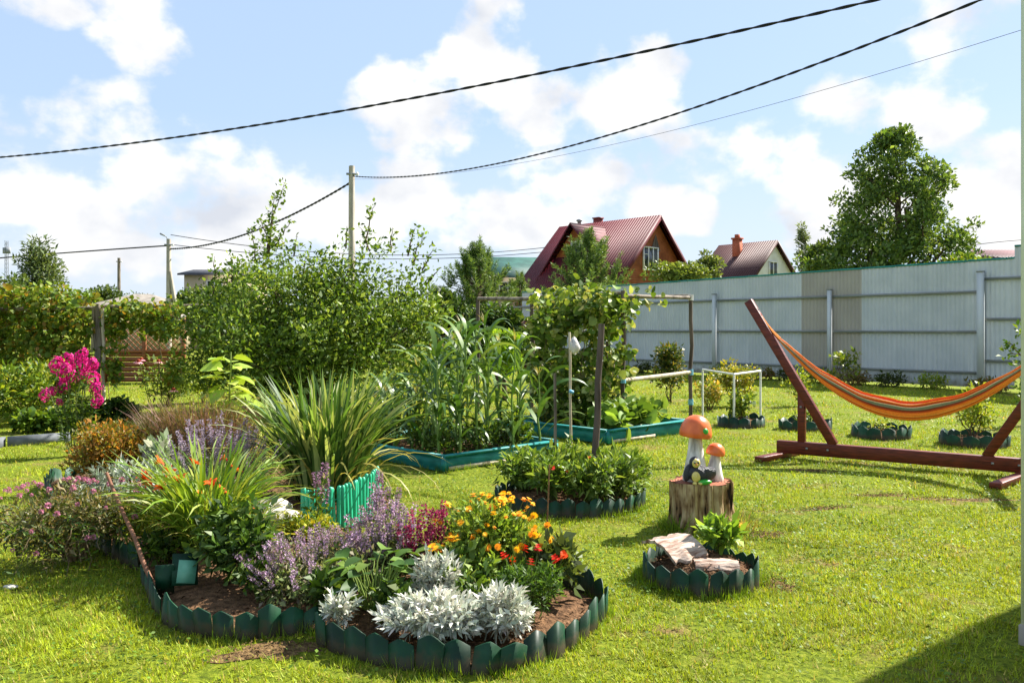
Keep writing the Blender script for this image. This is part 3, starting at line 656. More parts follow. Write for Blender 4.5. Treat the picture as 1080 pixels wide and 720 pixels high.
# raised beds
def bed_frame(name, label, P, h, seed):
    P = [np.array(p) for p in P]; t = thing(name, label, 'raised bed', (*P[0], 0)); c = sum(P) / 4
    for k in range(4):
        a, b_ = P[k] - P[0], P[(k + 1) % 4] - P[0]; d = (b_ - a) / np.linalg.norm(b_ - a); nn = np.array([d[1], -d[0]])
        e = .0 if k % 2 == 0 else .024
        mb = MB(); A = np.array([*(a + d * e), 0]); B = np.array([*(b_ - d * e), 0])
        mb.beam(A + [0, 0, h / 2], B + [0, 0, h / 2], .04, h)
        mb.beam(A + [*(nn * .018), h + .01], B + [*(nn * .018), h + .01], .075, .022)
        mb.build('board', M['teal_wood'], t)
        mb = MB(); mb.box((*(a), h * .45), (.05, .05, h * .86), (0, 0, math.atan2(d[1], d[0]))); mb.build('corner_post', M['teal_wood'], t)
    a, b_ = np.array([0, 0]), P[1] - P[0]; d = (b_ - a) / np.linalg.norm(b_ - a); nn = np.array([d[1], -d[0]])
    mb = MB(); mb.beam((*(d * .05 + nn * .03), .03), (*(d * np.linalg.norm(b_) * .55 + nn * .03), .03), .012, .035); mb.build('skirting_board', M['wood_pale'], t)
bed_frame('raised_bed', 'teal painted raised bed full of tall corn', CORN, .16, 1)
bed_frame('raised_bed', 'teal painted raised bed with broad squash leaves beneath the vine frame', CUKE, .17, 2)

# ================================================================== STUMP AND ORNAMENT
def stump():
    r = np.random.default_rng(12); n = 120; k = 20; th = np.arange(n) / n * 2 * PI; h = .36
    t = thing('tree_stump', 'weathered tree stump with peeling bark under the toadstool ornament', 'tree stump', (*STUMP_C, 0))
    z = np.linspace(-.03, h, k); ph = r.random(12) * 6
    ridge = sum(np.sin((6 + 5 * j) * th[None, :] + ph[j] + np.sin(z[:, None] * 9 + j) * .6) * (.011 / (1 + .25 * j)) for j in range(8))
    flare = .075 * np.exp(-(z + .03) / .085)[:, None] * (1 + .55 * np.sin(5 * th + 1)[None, :])
    R = .212 + ridge + flare + .012 * np.sin(2 * th)[None, :] + .012 * (z / h)[:, None]
    V = np.stack([R * np.cos(th), R * np.sin(th), np.repeat(z[:, None], n, 1) + (.008 * np.sin(3 * th + 1))[None, :] * (z[:, None] > h - .03)], -1)
    mb = MB(); i = np.arange(k - 1)[:, None] * n; j = np.arange(n)[None, :]; j2 = (j + 1) % n
    mb.add(V.reshape(-1, 3), np.stack([i + j, i + j2, i + n + j2, i + n + j], -1).reshape(-1, 4))
    m, N, L, b = nodes('stump_bark'); setp(b, .9, .15)
    tc_ = N.new('ShaderNodeTexCoord'); mp = N.new('ShaderNodeMapping'); mp.inputs['Scale'].default_value = (1, 1, .22); L.new(tc_.outputs['Object'], mp.inputs[0])
    a1 = N.new('ShaderNodeTexNoise'); a1.inputs['Scale'].default_value = 26; a1.inputs['Detail'].default_value = 6; L.new(mp.outputs[0], a1.inputs['Vector'])
    a2 = N.new('ShaderNodeTexNoise'); a2.inputs['Scale'].default_value = 6; a2.inputs['Detail'].default_value = 3; L.new(tc_.outputs['Object'], a2.inputs['Vector'])
    ad = N.new('ShaderNodeMath'); ad.operation = 'MULTIPLY_ADD'; L.new(a2.outputs[0], ad.inputs[0]); ad.inputs[1].default_value = .7; L.new(a1.outputs[0], ad.inputs[2])
    cr = N.new('ShaderNodeValToRGB'); e = cr.color_ramp.elements; e[0].position = .68; e[0].color = (*C(44, 33, 26), 1); e[1].position = 1.0; e[1].color = (*C(190, 168, 130), 1)
    x = e.new(.78); x.color = (*C(128, 100, 70), 1); L.new(ad.outputs[0], cr.inputs[0]); L.new(cr.outputs[0], b.inputs['Base Color'])
    bp = N.new('ShaderNodeBump'); bp.inputs['Strength'].default_value = .9; bp.inputs['Distance'].default_value = .02; L.new(a1.outputs[0], bp.inputs['Height']); L.new(bp.outputs[0], b.inputs['Normal'])
    mb.build('bark', m, t, smooth=True)
    # sawn top with rings
    q = 14; V = []
    for s in range(q):
        f = 1 - s / q; V.append(np.stack([(R[-1] * np.cos(th) * f), R[-1] * np.sin(th) * f, h - .002 + .004 * np.sin(9 * th + s) * f * (s > 0) * .4], -1))
    V = np.vstack(V + [np.array([[0, 0, h]])]); mb = MB(); a = np.arange(n)
    fc = np.vstack([np.stack([s * n + a, s * n + (a + 1) % n, (s + 1) * n + (a + 1) % n, (s + 1) * n + a], 1) for s in range(q - 1)])
    mb.add(V, fc); mb.add(np.zeros((0, 3)), np.stack([(q - 1) * n + a - mb.n, (q - 1) * n + (a + 1) % n - mb.n, np.full(n, q * n - mb.n)], 1))
    m, N, L, b = nodes('stump_top'); setp(b, .85, .2)
    tc_ = N.new('ShaderNodeTexCoord'); wv = N.new('ShaderNodeTexWave'); wv.wave_type = 'RINGS'; wv.rings_direction = 'Z'; wv.inputs['Scale'].default_value = 14; wv.inputs['Distortion'].default_value = 2.5; wv.inputs['Detail'].default_value = 4
    L.new(tc_.outputs['Object'], wv.inputs[0]); cr = N.new('ShaderNodeValToRGB'); cr.color_ramp.elements[0].color = (*C(104, 56, 40), 1); cr.color_ramp.elements[1].color = (*C(176, 112, 84), 1)
    L.new(wv.outputs['Fac'], cr.inputs[0]); L.new(cr.outputs[0], b.inputs['Base Color'])
    mb.build('sawn_top', m, t)
stump()

def ornament():
    x0, y0 = 1.445, 6.50; t = thing('garden_ornament', 'painted toadstool ornament with small dark bird standing on the stump', 'garden ornament', (x0, y0, .362))
    cap = mat_noise('orange_glaze', C(208, 86, 36), C(240, 122, 62), 9, rough=.34, spec=.45, bump=.12, bscale=30, lo=.25, hi=.6); wht = mat_noise('white_plaster', C(140, 136, 128), C(234, 230, 224), 16, (1, 1, .25), .65, .3, .6, 30, lo=.3, hi=.55)
    gm = mat_noise('green_glaze', C(40, 150, 40), C(70, 176, 60), 8, rough=.3, spec=.5); dk = mat_noise('black_glaze', C(20, 22, 27), C(62, 64, 74), 26, (1, 1, .5), .32, .5, .6, 60); yl = mat_noise('yellow_glaze', C(206, 186, 92), C(228, 210, 130), 9, rough=.35, spec=.5)
    def mush(cx, cy, zs, rs, rc, hc, tilt, nm):
        mb = MB(); mb.lathe([(rs * 1.5, 0), (rs * 1.55, zs * .08), (rs * 1.3, zs * .25), (rs, zs * .55), (rs * .78, zs * .85), (rs * .75, zs)], 24); s = mb.build('stem', wht, t, True, (cx, cy, 0), tilt)
        mb = MB(); pr = [(rs * .7, -.004), (rc * .7, -.014), (rc * .95, -.018), (rc, -.006), (rc * .985, hc * .18), (rc * .9, hc * .45), (rc * .74, hc * .7), (rc * .5, hc * .88), (rc * .25, hc * .97), (.0005, hc)]
        mb.lathe(pr, 32); c = mb.build('cap', cap, t, True, (cx + tilt[1] * zs, cy - tilt[0] * zs, zs), (tilt[0] + .02, tilt[1] + .10, 0)); return s, c
    s, c = mush(.0, .02, .36, .066, .127, .155, (0, 0, 0), 'big')
    mb = MB(); mb.lathe([(.024, 0), (.022, .006), (.012, .010), (.0005, .011)], 16); g = mb.build('spot', gm, c, True, (.05, -.114, .045), (rad(72), 0, rad(22)))
    s, c = mush(.150, .04, .215, .048, .074, .075, (0, .06, 0), 'small')
    # the little dark bird: body, head, beak, wing
    def blob(nm, loc, R, mat, rot=(0, 0, 0), par=None):
        mb = MB(); pr = [(math.sin(a) if 0 < a < PI else .0005, -math.cos(a)) for a in np.linspace(0, PI, 14)]
        mb.lathe(pr, 20); o = mb.build(nm, mat, par or t, True, loc, rot); o.scale = R; return o
    blob('body', (-.005, -.115, .075), (.085, .070, .072), dk, (0, .3, .2))
    blob('belly', (-.035, -.165, .06), (.035, .03, .045), yl)
    blob('wing', (.062, -.135, .075), (.072, .034, .058), dk, (.1, -.35, .25))
    blob('wing', (-.085, -.10, .08), (.032, .04, .07), dk, (0, .25, 0))
    blob('head', (-.04, -.14, .165), (.043, .042, .046), dk)
    f = blob('face', (-.036, -.165, .163), (.033, .026, .035), yl)
    for sx_ in (-.016, .012): blob('eye', (-.036 + sx_, -.191, .171), (.007, .005, .008), dk)
    mb = MB(); mb.lathe([(.010, 0), (.006, .012), (.0005, .022)], 10); mb.build('beak', mat_noise('orange_beak', C(220, 130, 40), C(230, 150, 60), 9, rough=.35), t, True, (-.038, -.188, .157), (PI / 2, 0, 0))
    for xx in (-.05, -.01): blob('foot', (xx, -.185, .012), (.018, .028, .012), yl)
    blob('leaf_cushion', (.03, -.175, .02), (.055, .03, .022), gm, (0, 0, .2))
ornament()

# bark slabs lying in the small ring
def bark_slab(label, loc, Lx, Ly, rz, ry, seed, curve):
    r = np.random.default_rng(seed); nx_, ny_ = 20, 12; mb = MB()
    u = np.linspace(-1, 1, nx_); v = np.linspace(-1, 1, ny_); U, Vv = np.meshgrid(u, v)
    ed = 1 + .10 * np.sin(7 * U + seed) + .08 * (fnoise(U * 3 + 5, Vv * 0, seed) - .5)
    X = U * Lx / 2 * (1 + .12 * (fnoise(Vv * 4 + 9, U * 0, seed + 3) - .5)); Y = Vv * Ly / 2 * ed
    Z = curve * (1 - Vv ** 2) + .022 * (fnoise(U * 3, Vv * 7, seed + 1, 4) - .5)
    for s, dz in ((0, 0), (1, -.018)):
        pass
    i = (np.arange(ny_ - 1)[:, None] * nx_ + np.arange(nx_ - 1)[None, :]).ravel(); q = np.stack([i, i + 1, i + nx_ + 1, i + nx_], 1)
    P = np.stack([X.ravel(), Y.ravel(), Z.ravel()], 1); mb.add(P, q); mb.add(P - [0, 0, .02], q[:, ::-1])
    e = np.concatenate([np.arange(nx_), nx_ * np.arange(1, ny_) + nx_ - 1, nx_ * (ny_ - 1) + np.arange(nx_ - 2, -1, -1), nx_ * np.arange(ny_ - 2, 0, -1)]); k = len(e); a = np.arange(k)
    W = np.vstack([P[e], P[e] - [0, 0, .02]]); mb.add(W, np.stack([a, (a + 1) % k, k + (a + 1) % k, k + a], 1)[:, ::-1])
    o = mb.build('bark_slab', M['slabwood'], None, False, loc, (ry[0], ry[1], rz)); return tag(o, label, 'bark')
M['slabwood'] = mat_noise('dry_bark', C(128, 98, 82), C(206, 186, 170), 16, (.5, 2.5, 1), .9, .15, .8, 30, bdist=.02)
bark_slab('broad pale pinkish bark slab at the left of the small picket ring', (1.03, 5.22, .175), .27, .32, .5, (.18, -.05), 3, .05)
bark_slab('narrow light bark slab leaning on the front pickets of the small ring', (1.24, 5.02, .125), .26, .12, -.05, (.30, .0), 5, .02)

# ================================================================== HAMMOCK
HA = np.array([3.24, 10.1]); HD = np.array([.8243, -.5661]); HP = np.array([-.5661, -.8243]); HLn = 2.88
def hp(t_, z, p=0.0): return np.array([*(HA + HD * t_ + HP * p), z])
def hammock_stand():
    t = thing('hammock_stand', 'red-brown wooden hammock stand with two sloping posts on a long beam', 'hammock stand', (*HA, 0)); o3 = np.array([*HA, 0])
    def B(nm, a, b_, w_, h, up=(0, 0, 1)):
        mb = MB(); mb.beam(a - o3, b_ - o3, w_, h, up=up); ob = mb.build(nm, M['wood_red'], t)
        bv = ob.modifiers.new('bevel', 'BEVEL'); bv.width = .008; bv.segments = 2; return ob
    B('base_beam', hp(0, .125), hp(HLn, .125), .10, .15)
    for s, t0, t1, tb in ((1, .66, -.36, .29), (-1, HLn - .66, HLn + .36, HLn - .29)):
        B('sloping_post', hp(t0, .19), hp(t1, 1.90), .09, .10)
        B('strut', hp(tb, .19, .0), hp(tb, .83, .0), .08, .085, up=(HD[0], HD[1], 0))
        tf = .10 if s == 1 else HLn - .10
        FT = np.array([-.74, -.68]); q_ = hp(tf if s == 1 else HLn - .30, .035); B('foot', q_ + np.array([*(FT * -.38), 0]), q_ + np.array([*(FT * (.62 if s == 1 else .95)), 0]), .11, .065)
        mb = MB()
        for q in (hp(tb, .62, .045), hp(t0 - .06 * s, .13, .05), hp(t0 - .3 * s, .13, .05)): mb.lathe([(.014, 0), (.014, .008), (.0005, .011)], 10, (0, 0, 0)) if False else mb.box(q - o3 + np.array([*(HP * .003), 0]), (.02, .02, .02))
        mb.build('bolt', M['grey_metal'], t)
        mb = MB(); q = hp(t1 + .10 * s, 1.78, 0) - o3
        ring = [q + np.array([*(HD * .03 * math.cos(a)), .03 * math.sin(a)]) for a in np.linspace(0, 2 * PI, 15)]
        mb.tube(ring, .005, 6); mb.build('hook', M['grey_metal'], t)
hammock_stand()
def hammock():
    t = thing('hammock', 'orange striped hammock hung in a sagging curve from the red-brown stand', 'hammock', (*HA, 0)); o3 = np.array([*HA, 0])
    tl, tr_ = -.20, HLn + .20
    zf = lambda s: .56 + 1.16 * (np.abs(2 * s - 1) ** 1.9)       # line the cloth hangs along (lower lip)
    ns, nu = 90, 61
    s = np.linspace(.07, .93, ns); uu = np.linspace(-1, 1, nu)
    belly = np.sin(np.clip((s - .07) / .86, 0, 1) * PI) ** .85
    r = np.random.default_rng(5)
    D = .04 + .15 * belly; E = .028 + .085 * belly
    V = []
    for k in range(ns):
        tt = tl + (tr_ - tl) * s[k]; zc = zf(s[k]) - .03
        ruf = .006 * np.sin(uu * 22 + 3 * np.sin(s[k] * 9)) * (1.3 - belly[k])
        p = E[k] * np.sign(uu) * np.abs(uu) ** .55 * (1 - .15 * np.abs(uu)) + ruf; wr = (fnoise(np.full(nu, s[k] * 34), uu * 2.2 + 4, 6, 3) - .5) * .030 * (1.25 - .6 * belly[k]); p = p + wr * np.sign(uu); z = zc + .4 * wr + D[k] * (np.abs(uu) ** 1.7) + (uu < 0) * D[k] * .12 * np.abs(uu) + .008 * np.sin(s[k] * 40 + uu * 3) * np.abs(uu) ** 3
        V.append(np.stack([HA[0] + HD[0] * tt + HP[0] * p - HA[0], HA[1] + HD[1] * tt + HP[1] * p - HA[1], z], 1))
    V = np.array(V).reshape(-1, 3)
    O = C(238, 142, 56); R = C(200, 82, 44); G_ = C(132, 136, 112); Dk = C(136, 70, 50); Y_ = C(242, 172, 82); W_ = C(226, 206, 176); T_ = C(224, 150, 96)
    seq = [(.05, O), (.09, R), (.13, W_), (.23, G_), (.29, Dk), (.38, R), (.52, O), (.60, Y_), (.66, R), (.86, O), (1.01, T_)]
    def stripe(x):
        for lim, c in seq:
            if x < lim: return c
    cols = np.array([stripe(1 - abs((uu[j] + uu[j + 1]) / 2)) for j in range(nu - 1)])
    i = (np.arange(ns - 1)[:, None] * nu + np.arange(nu - 1)[None, :]); q = np.stack([i, i + 1, i + nu + 1, i + nu], -1).reshape(-1, 4)
    mb = MB(); mb.add(V, q, np.tile(cols, (ns - 1, 1)))
    cl_ = mb.build('cloth', M['cloth'], t, True); so_ = cl_.modifiers.new('thick', 'SOLIDIFY'); so_.thickness = .004
    for e, kk in ((0, 0), (1, ns - 1)):
        mb = MB(); end = np.array([*(HD * (tl if e == 0 else tr_)), zf(0.) - .0]); sg = V.reshape(ns, nu, 3)[kk]
        for j in range(0, nu, 2):
            P = np.array([end + (sg[j] - end) * f + np.array([0, 0, -.02 * math.sin(f * PI)]) for f in np.linspace(0, 1, 6)])
            mb.tube(P, .0065, 4, pick(r, [O, Y_, C(236, 170, 90), R], 1)[0])
        mb.tube([end + np.array([0, 0, .0]), end + np.array([*(-HD * .06 * (1 if e == 0 else -1)), .05])], .016, 7, R)
        mb.build('cord', M['cloth'], t)
M['cloth'] = mat_attr('woven_cloth', .85, .12, .12, tint=(1.1, 1, .8), nscale=60, sat_noise=.12)
hammock()

# ================================================================== METAL FENCE
def fence():
    t = thing('metal_fence', 'tall pale grey corrugated metal fence with brown panels behind the hammock', 'fence', (*FP, 0)); rz = math.atan2(FD[1], FD[0])
    t.rotation_euler = (0, 0, rz)      # local x runs along the fence to the right, local -y faces us
    sh = weathered('grey_steel_sheet', C(180, 187, 192), C(192, 197, 201), C(124, 116, 102), .22, .45, .4, .05, 1.3); br = weathered('taupe_steel_sheet', C(158, 152, 144), C(168, 162, 153), C(116, 108, 96), .22, .45, .4, .03, 1.3)
    ps = mat_noise('grey_post_steel', C(182, 188, 190), C(194, 198, 200), 1, rough=.45); rl = mat_noise('grey_rail_steel', C(118, 122, 118), C(134, 138, 134), 1, rough=.5); tl = mat_noise('teal_capping', C(30, 120, 116), C(52, 146, 138), 2, rough=.4)
    per = .115; prof = [(0, 0), (.028, 0), (.040, .018), (.075, .018), (.087, 0)]
    SW = per * 8.4
    def sheet(x0, x1, z0, z1, m):
        xs = []; k = 0; x = x0
        while True:
            done = False
            for px_, py_ in prof:
                xx = x0 + k * per + px_
                if xx >= x1: done = True; break
                xs.append((xx, py_))
            if done: break
            k += 1
        xs.append((x1, 0)); xs = np.array(xs); n = len(xs); mb = MB()
        bot = np.column_stack([xs, np.full(n, z0)]); top = np.column_stack([xs, np.full(n, z1)]); a = np.arange(n - 1)
        mb.add(np.vstack([bot, top]), np.stack([a, a + 1, a + n + 1, a + n], 1)); mb.build('sheet', m, t)
    x = -18.6; k = 0
    bs = (-5.62, -3.55)
    while x < 9:
        x1 = min(x + .96, .74) if x < .73 else x + .96
        mid = (x + x1) / 2; high = mid > .74
        zt = 3.12 + (mid + 18.6) / 18.6 * .18
        if high: zt = 3.60
        sheet(x, x1 + .0, .06 + (.3 if high else 0), zt, br if bs[0] < mid < bs[1] else sh)
        mb = MB(); mb.box(((x + x1) / 2, .01, zt + .012), (x1 - x - .002, .05, .045)); mb.build('capping', tl, t)
        x = x1
    for j in range(-5, 3):
        xp = 4.16 * j; zt = 2.70 if j < 0 else 3.0
        mb = MB(); mb.box((xp, -.13 if j < 1 else -.13, zt / 2 - .1), (.10 if j < 0 else .15, .10, zt + .2)); p = mb.build('post', ps, t)
        mb = MB(); mb.box((xp, -.13, zt + .012), (.13 if j < 0 else .17, .13, .024)); mb.build('post_cap', rl, p)
        if j > -5:
            for z in (.43, 1.48, 2.50):
                zz = z + (.32 if j > 0 else 0)
                mb = MB(); mb.box((xp - 2.08, -.055, zz), (4.02, .04, .065)); mb.build('rail', rl, t)
fence()

# a red-brown board fence end beyond the vine, and the brown lattice screen far left
t = thing('board_fence', 'reddish brown board fence showing between the shrubs left of the vine frame', 'fence', (.0, 33.5, 0)); mb = MB()
m_brd = mat_noise('red_brown_boards', C(92, 50, 38), C(124, 72, 56), 3, (6, 1, .2), .7)
for k in range(22): mb.box((-2.6 + k * .15, 0, .95), (.142, .025, 1.9 + .02 * (k % 3)))
mb.build('boards', m_brd, t)
mb = MB(); mb.box((-1, .04, .5), (3.3, .04, .08)); mb.box((-1, .04, 1.5), (3.3, .04, .08)); mb.build('rail', m_brd, t)

# ================================================================== PLANTS OF THE LEFT BED
rr_ = np.random.default_rng(77)
LBL = {}
# --- pinkish spreading plant at the far left
t, r, cc, cr = shrub('pink_shrub', 'low spreading shrub with dusty pink flower tufts spilling over the left edging onto the lawn', 'shrub', (-2.95, 5.60, 0), (.64, .46, .17), 5200, .042,
    [C(96, 104, 54), C(120, 118, 66), C(76, 88, 42), C(134, 120, 84)], 101, aspect=.3, lobes=34, lr=.36, zc=.26, stems=16, up=.2, mat='leaf', stemcol=C(120, 100, 70))
fm = MB(); n = 42; d = nrmz(r.normal(size=(n, 3)) + [0, 0, .6]); fm.leaves(d * .008, d, r.normal(size=(n, 3)), .016, .010, pick(r, [C(196, 130, 160), C(214, 160, 180), C(168, 108, 130)], n), .2); fm = fm.mesh('flower_head', [M['petal']])
for k in range(80):
    d = nrmz(r.normal(size=3) + np.array([-.25, -.4, .7])); p = d * np.array([.72, .54, .27]) + np.array([0, 0, .26])
    if p[2] > .12: inst(fm, 'flower_head', t, p, r.normal(0, .4, 3), r.uniform(.6, 1.1))
sb = MB()
for k in range(34):   # drooping shoots at the rim
    a = r.uniform(2.3, 5.6); q = np.array([math.cos(a) * .55, math.sin(a) * .42, .30]); e = q + np.array([math.cos(a) * .22, math.sin(a) * .2, r.uniform(-.26, .12)])
    P = limb(r, q, e, 5, .06); sb.tube(P, .003, 4, C(110, 96, 64)); s_ = r.random(14); B = np.stack([np.interp(s_, np.linspace(0, 1, 5), P[:, i]) for i in range(3)], 1)
    sb.leaves(B, r.normal(size=(14, 3)), r.normal(size=(14, 3)), r.uniform(.03, .07, 14), .014, pick(r, GREEN + DGREEN, 14))
sb.build('drooping_shoot', M['leaf'], t)

# --- orange daylily
t, r = clump('daylily', 'orange daylily clump with strap leaves and open trumpet flowers', 'flower', (-2.02, 5.50, .08), 460, (.48, .88), (.014, .026), [C(112, 144, 44), C(132, 158, 54), C(92, 124, 38), C(152, 164, 72)], 102, .17, (1.05, 1.52), (.4, 2.0), mat='leaf')
lm = [head_lily(np.random.default_rng(s), .075, C(232, 96, 24), C(190, 44, 20)) for s in (1, 2, 3)]
sb = MB()
for k, (px, py, yy) in enumerate([(165, 488, 5.55), (203, 490, 5.7), (150, 505, 5.45), (190, 508, 5.35), (224, 512, 5.3), (178, 499, 5.9), (158, 512, 5.6), (246, 498, 6.0), (238, 484, 6.1), (232, 520, 5.45), (172, 515, 5.35)]):
    p = np.array([Xat(px, yy) + 2.02, yy - 5.50, Zat(py, yy) - .08]); stem_to(sb, r, (r.normal(0, .06), r.normal(0, .06), 0), p - [0, 0, .02], .005, C(110, 130, 50))
    inst(lm[k % 3], 'flower', t, p, (r.uniform(.2, 1.1), r.normal(0, .3), r.random() * 6), r.uniform(.8, 1.15))
sb.build('stem', M['stem'], t)

# --- peony
shrub('peony', 'broad leaved green peony bush standing on bare soil in the left loop', 'shrub', (-1.62, 4.86, .06), (.31, .25, .16), 1250, .07, [C(62, 90, 34), C(82, 110, 42), C(48, 74, 28), C(104, 128, 56)], 103, aspect=.38, lobes=22, lr=.5, zc=.27, stems=14, up=.15, stemcol=C(90, 96, 50), stem_r=.006)
# --- grey-white rockery plants behind the lilies
def silver(name, label, loc, R, n, size, seed, pal=None, asp=.22, zc=None):
    pal = pal or [C(176, 182, 172), C(200, 204, 194), C(150, 160, 146)]
    r = np.random.default_rng(seed); t = thing(name, label, 'foliage plant', loc); R = np.array(R)
    k = n // 8; ctr = clumps_in(r, k, (0, 0, R[2] * .9), R, .03, .55)        # sprigs, each a spray of finger-like lobes
    ax = nrmz((ctr - [0, 0, R[2] * .3]) + r.normal(0, .04, (k, 3))); mb = MB()
    for j in range(8):
        s = j / 7; side = r.normal(0, 1, (k, 3)); side -= ax * (side * ax).sum(1, keepdims=True); side = nrmz(side)
        mb.leaves(ctr - ax * size * (1 - s) * .9, ax * (.35 + .8 * s) + side * (1 - .5 * s), r.normal(0, .4, (k, 3)) + ax * .5 + [0, 0, .5], size * r.uniform(.6, 1.1, k), size * asp * r.uniform(.8, 1.3, k), pick(r, pal, k, .12), fold=.12, curl=.1)
    mb.build('foliage', M['silver'], t)
    sb = MB()
    for j in range(14): stem_to(sb, r, (r.normal(0, .04), r.normal(0, .04), -.02), ctr[r.integers(k)], .004, C(150, 152, 134))
    sb.build('stem', M['stem'], t); return t
silver('wormwood', 'silvery wormwood tuft spreading between the pink shrub and the orange lilies', (-2.92, 6.35, .06), (.42, .36, .26), 2600, .07, 104, [C(150, 160, 140), C(176, 182, 166), C(128, 142, 112)])
silver('lamb_ear', 'pale woolly leaved plant rising left of the lavender spikes', (-2.95, 6.95, .1), (.17, .15, .30), 340, .12, 105, [C(176, 186, 150), C(150, 166, 120), C(196, 200, 170)], .4)
# --- lavender haze behind
def spiky(name, label, cat, loc, R, n, L, sm_, seed, tilt=.35, group=None, leafpal=None, nl=0, ls=.03, hz=.5, la=.4, leafmat='leaf', body=1.0):
    r = np.random.default_rng(seed); t = thing(name, label, cat, loc, 0, group); R = np.array(R, float); sb = MB()
    for k in range(n):
        a = r.random() * 2 * PI; q = math.sqrt(r.random()); p = np.array([math.cos(a) * q * R[0], math.sin(a) * q * R[1], R[2] * (hz + (1 - hz) * (1 - q * q)) * r.uniform(.8, 1.1)])
        ti = tilt * q; l = r.uniform(*L)
        d = np.array([math.cos(a) * math.sin(ti), math.sin(a) * math.sin(ti), math.cos(ti)]); e = Vector(d).to_track_quat('Z', 'Y').to_euler()
        o = inst(sm_[k % len(sm_)], 'flower_spike', t, p, (e.x + r.normal(0, .1), e.y + r.normal(0, .1), e.z), (l, l, l)); 
        stem_to(sb, r, (p[0] * .35, p[1] * .35, 0), p, .003)
    sb.build('stem', M['stem'], t)
    if nl:
        mb = MB(); cc = clumps_in(r, 26, (0, 0, R[2] * .5 * body), R * [1, 1, .5 * body], .03, .3); cloud(mb, r, cc, R[:2].mean() * .36, nl, ls, leafpal or GREEN, la, .3); mb.build('foliage', M[leafmat], t)
    return t, r
LAV = [C(150, 132, 176), C(168, 148, 186), C(128, 112, 150)]
lav = [spike_mesh(np.random.default_rng(s), 1, 60, .07, [C(160, 144, 164), C(176, 160, 176), C(134, 122, 132)], C(120, 126, 96), .035, False) for s in (1, 2)]
spiky('lavender', 'hazy grey-lilac lavender bush behind the orange daylilies', 'flower', (-2.45, 7.05, .08), (.58, .42, .44), 95, (.18, .32), lav, 106, .5, leafpal=[C(126, 132, 104), C(146, 148, 124), C(104, 112, 82)], nl=2600, ls=.05, la=.2, leafmat='leaf_dull')
# --- orange-brown spirea
shrub('spirea', 'rounded spirea bush with orange-brown leaf tips at the back of the left bed', 'shrub', (-3.95, 8.2, .04), (.50, .42, .34), 6500, .042, [C(156, 112, 44), C(176, 124, 56), C(122, 106, 40), C(92, 96, 36), C(140, 128, 48)], 107, aspect=.5, lobes=42, lr=.42, zc=.32, stems=14, up=.5)
# --- brownish heather-like bush
t, r, cc, cr = shrub('heather_bush', 'feathery purple-brown bush behind the lavender', 'shrub', (-3.2, 8.55, .04), (.72, .45, .42), 1500, .07, [C(110, 104, 50), C(128, 116, 60), C(88, 92, 42)], 108, aspect=.2, lobes=26, lr=.45, zc=.34, stems=10)
mb = MB(); n = 3000; a = r.random(n) * 2 * PI; q = np.sqrt(r.random(n)); B = np.column_stack([np.cos(a) * q * .55, np.sin(a) * q * .30, .05 + r.random(n) * .42])
mb.ribbons(B, a + r.normal(0, .4, n), r.uniform(.22, .5, n), r.uniform(.004, .009, n), r.uniform(.75, 1.45, n), r.uniform(.0, .5, n), pick(r, [C(140, 104, 88), C(118, 100, 60), C(150, 116, 106), C(104, 100, 50)], n), K=3, rng=r); mb.build('feathery_shoot', M['leaf_dull'], t)
for k, (x, y, R_) in enumerate([(-3.55, 7.6, .18), (-2.95, 7.75, .2), (-1.9, 7.9, .24)]):
    shrub('rockery_plant', ['reddish leaved low plant under the orange-brown spirea', 'dark green low plant between spirea and lavender', 'dark leafy plant left of the tall arching grass'][k], 'plant', (x, y, .05), (R_, R_, .14 + .05 * k), 700, .05, [[C(140, 78, 44), C(120, 60, 36), C(96, 84, 40)], DGREEN, DGREEN][k], 120 + k, lobes=10, lr=.5, zc=.14)
# filler among the lilies
shrub('yellow_groundcover', 'yellow-green low plant in front of the tall grass beside the pale stone', 'plant', (-1.45, 5.85, .04), (.26, .2, .08), 1000, .035, YGREEN + [C(176, 168, 50)], 124, lobes=16, lr=.5, zc=.10)
shrub('yellow_groundcover', 'bright yellow-green mat at the front of the lilies left of the peony', 'plant', (-2.45, 5.75, .04), (.34, .26, .13), 1300, .05, YGREEN, 125, lobes=16, lr=.5, zc=.16, aspect=.25)
t, r = clump('grassy_lily', 'yellowing strappy lily leaves between the peony and the tall grass', 'plant', (-1.93, 5.55, .05), 140, (.32, .55), (.010, .018), [C(146, 158, 52), C(166, 166, 70), C(116, 140, 44)], 126, .24, (.8, 1.5), (.8, 2.2))
lm2 = head_lily(np.random.default_rng(8), .055, C(238, 130, 30), C(210, 90, 24)); sb = MB()
for k in range(9):
    p = np.array([r.uniform(-.2, .3), r.uniform(-.3, .1), r.uniform(.22, .42)]); stem_to(sb, r, (p[0] * .4, p[1] * .4, 0), p, .004); inst(lm2, 'flower', t, p, (r.uniform(.1, .9), 0, r.random() * 6), r.uniform(.6, 1))
sb.build('stem', M['stem'], t)

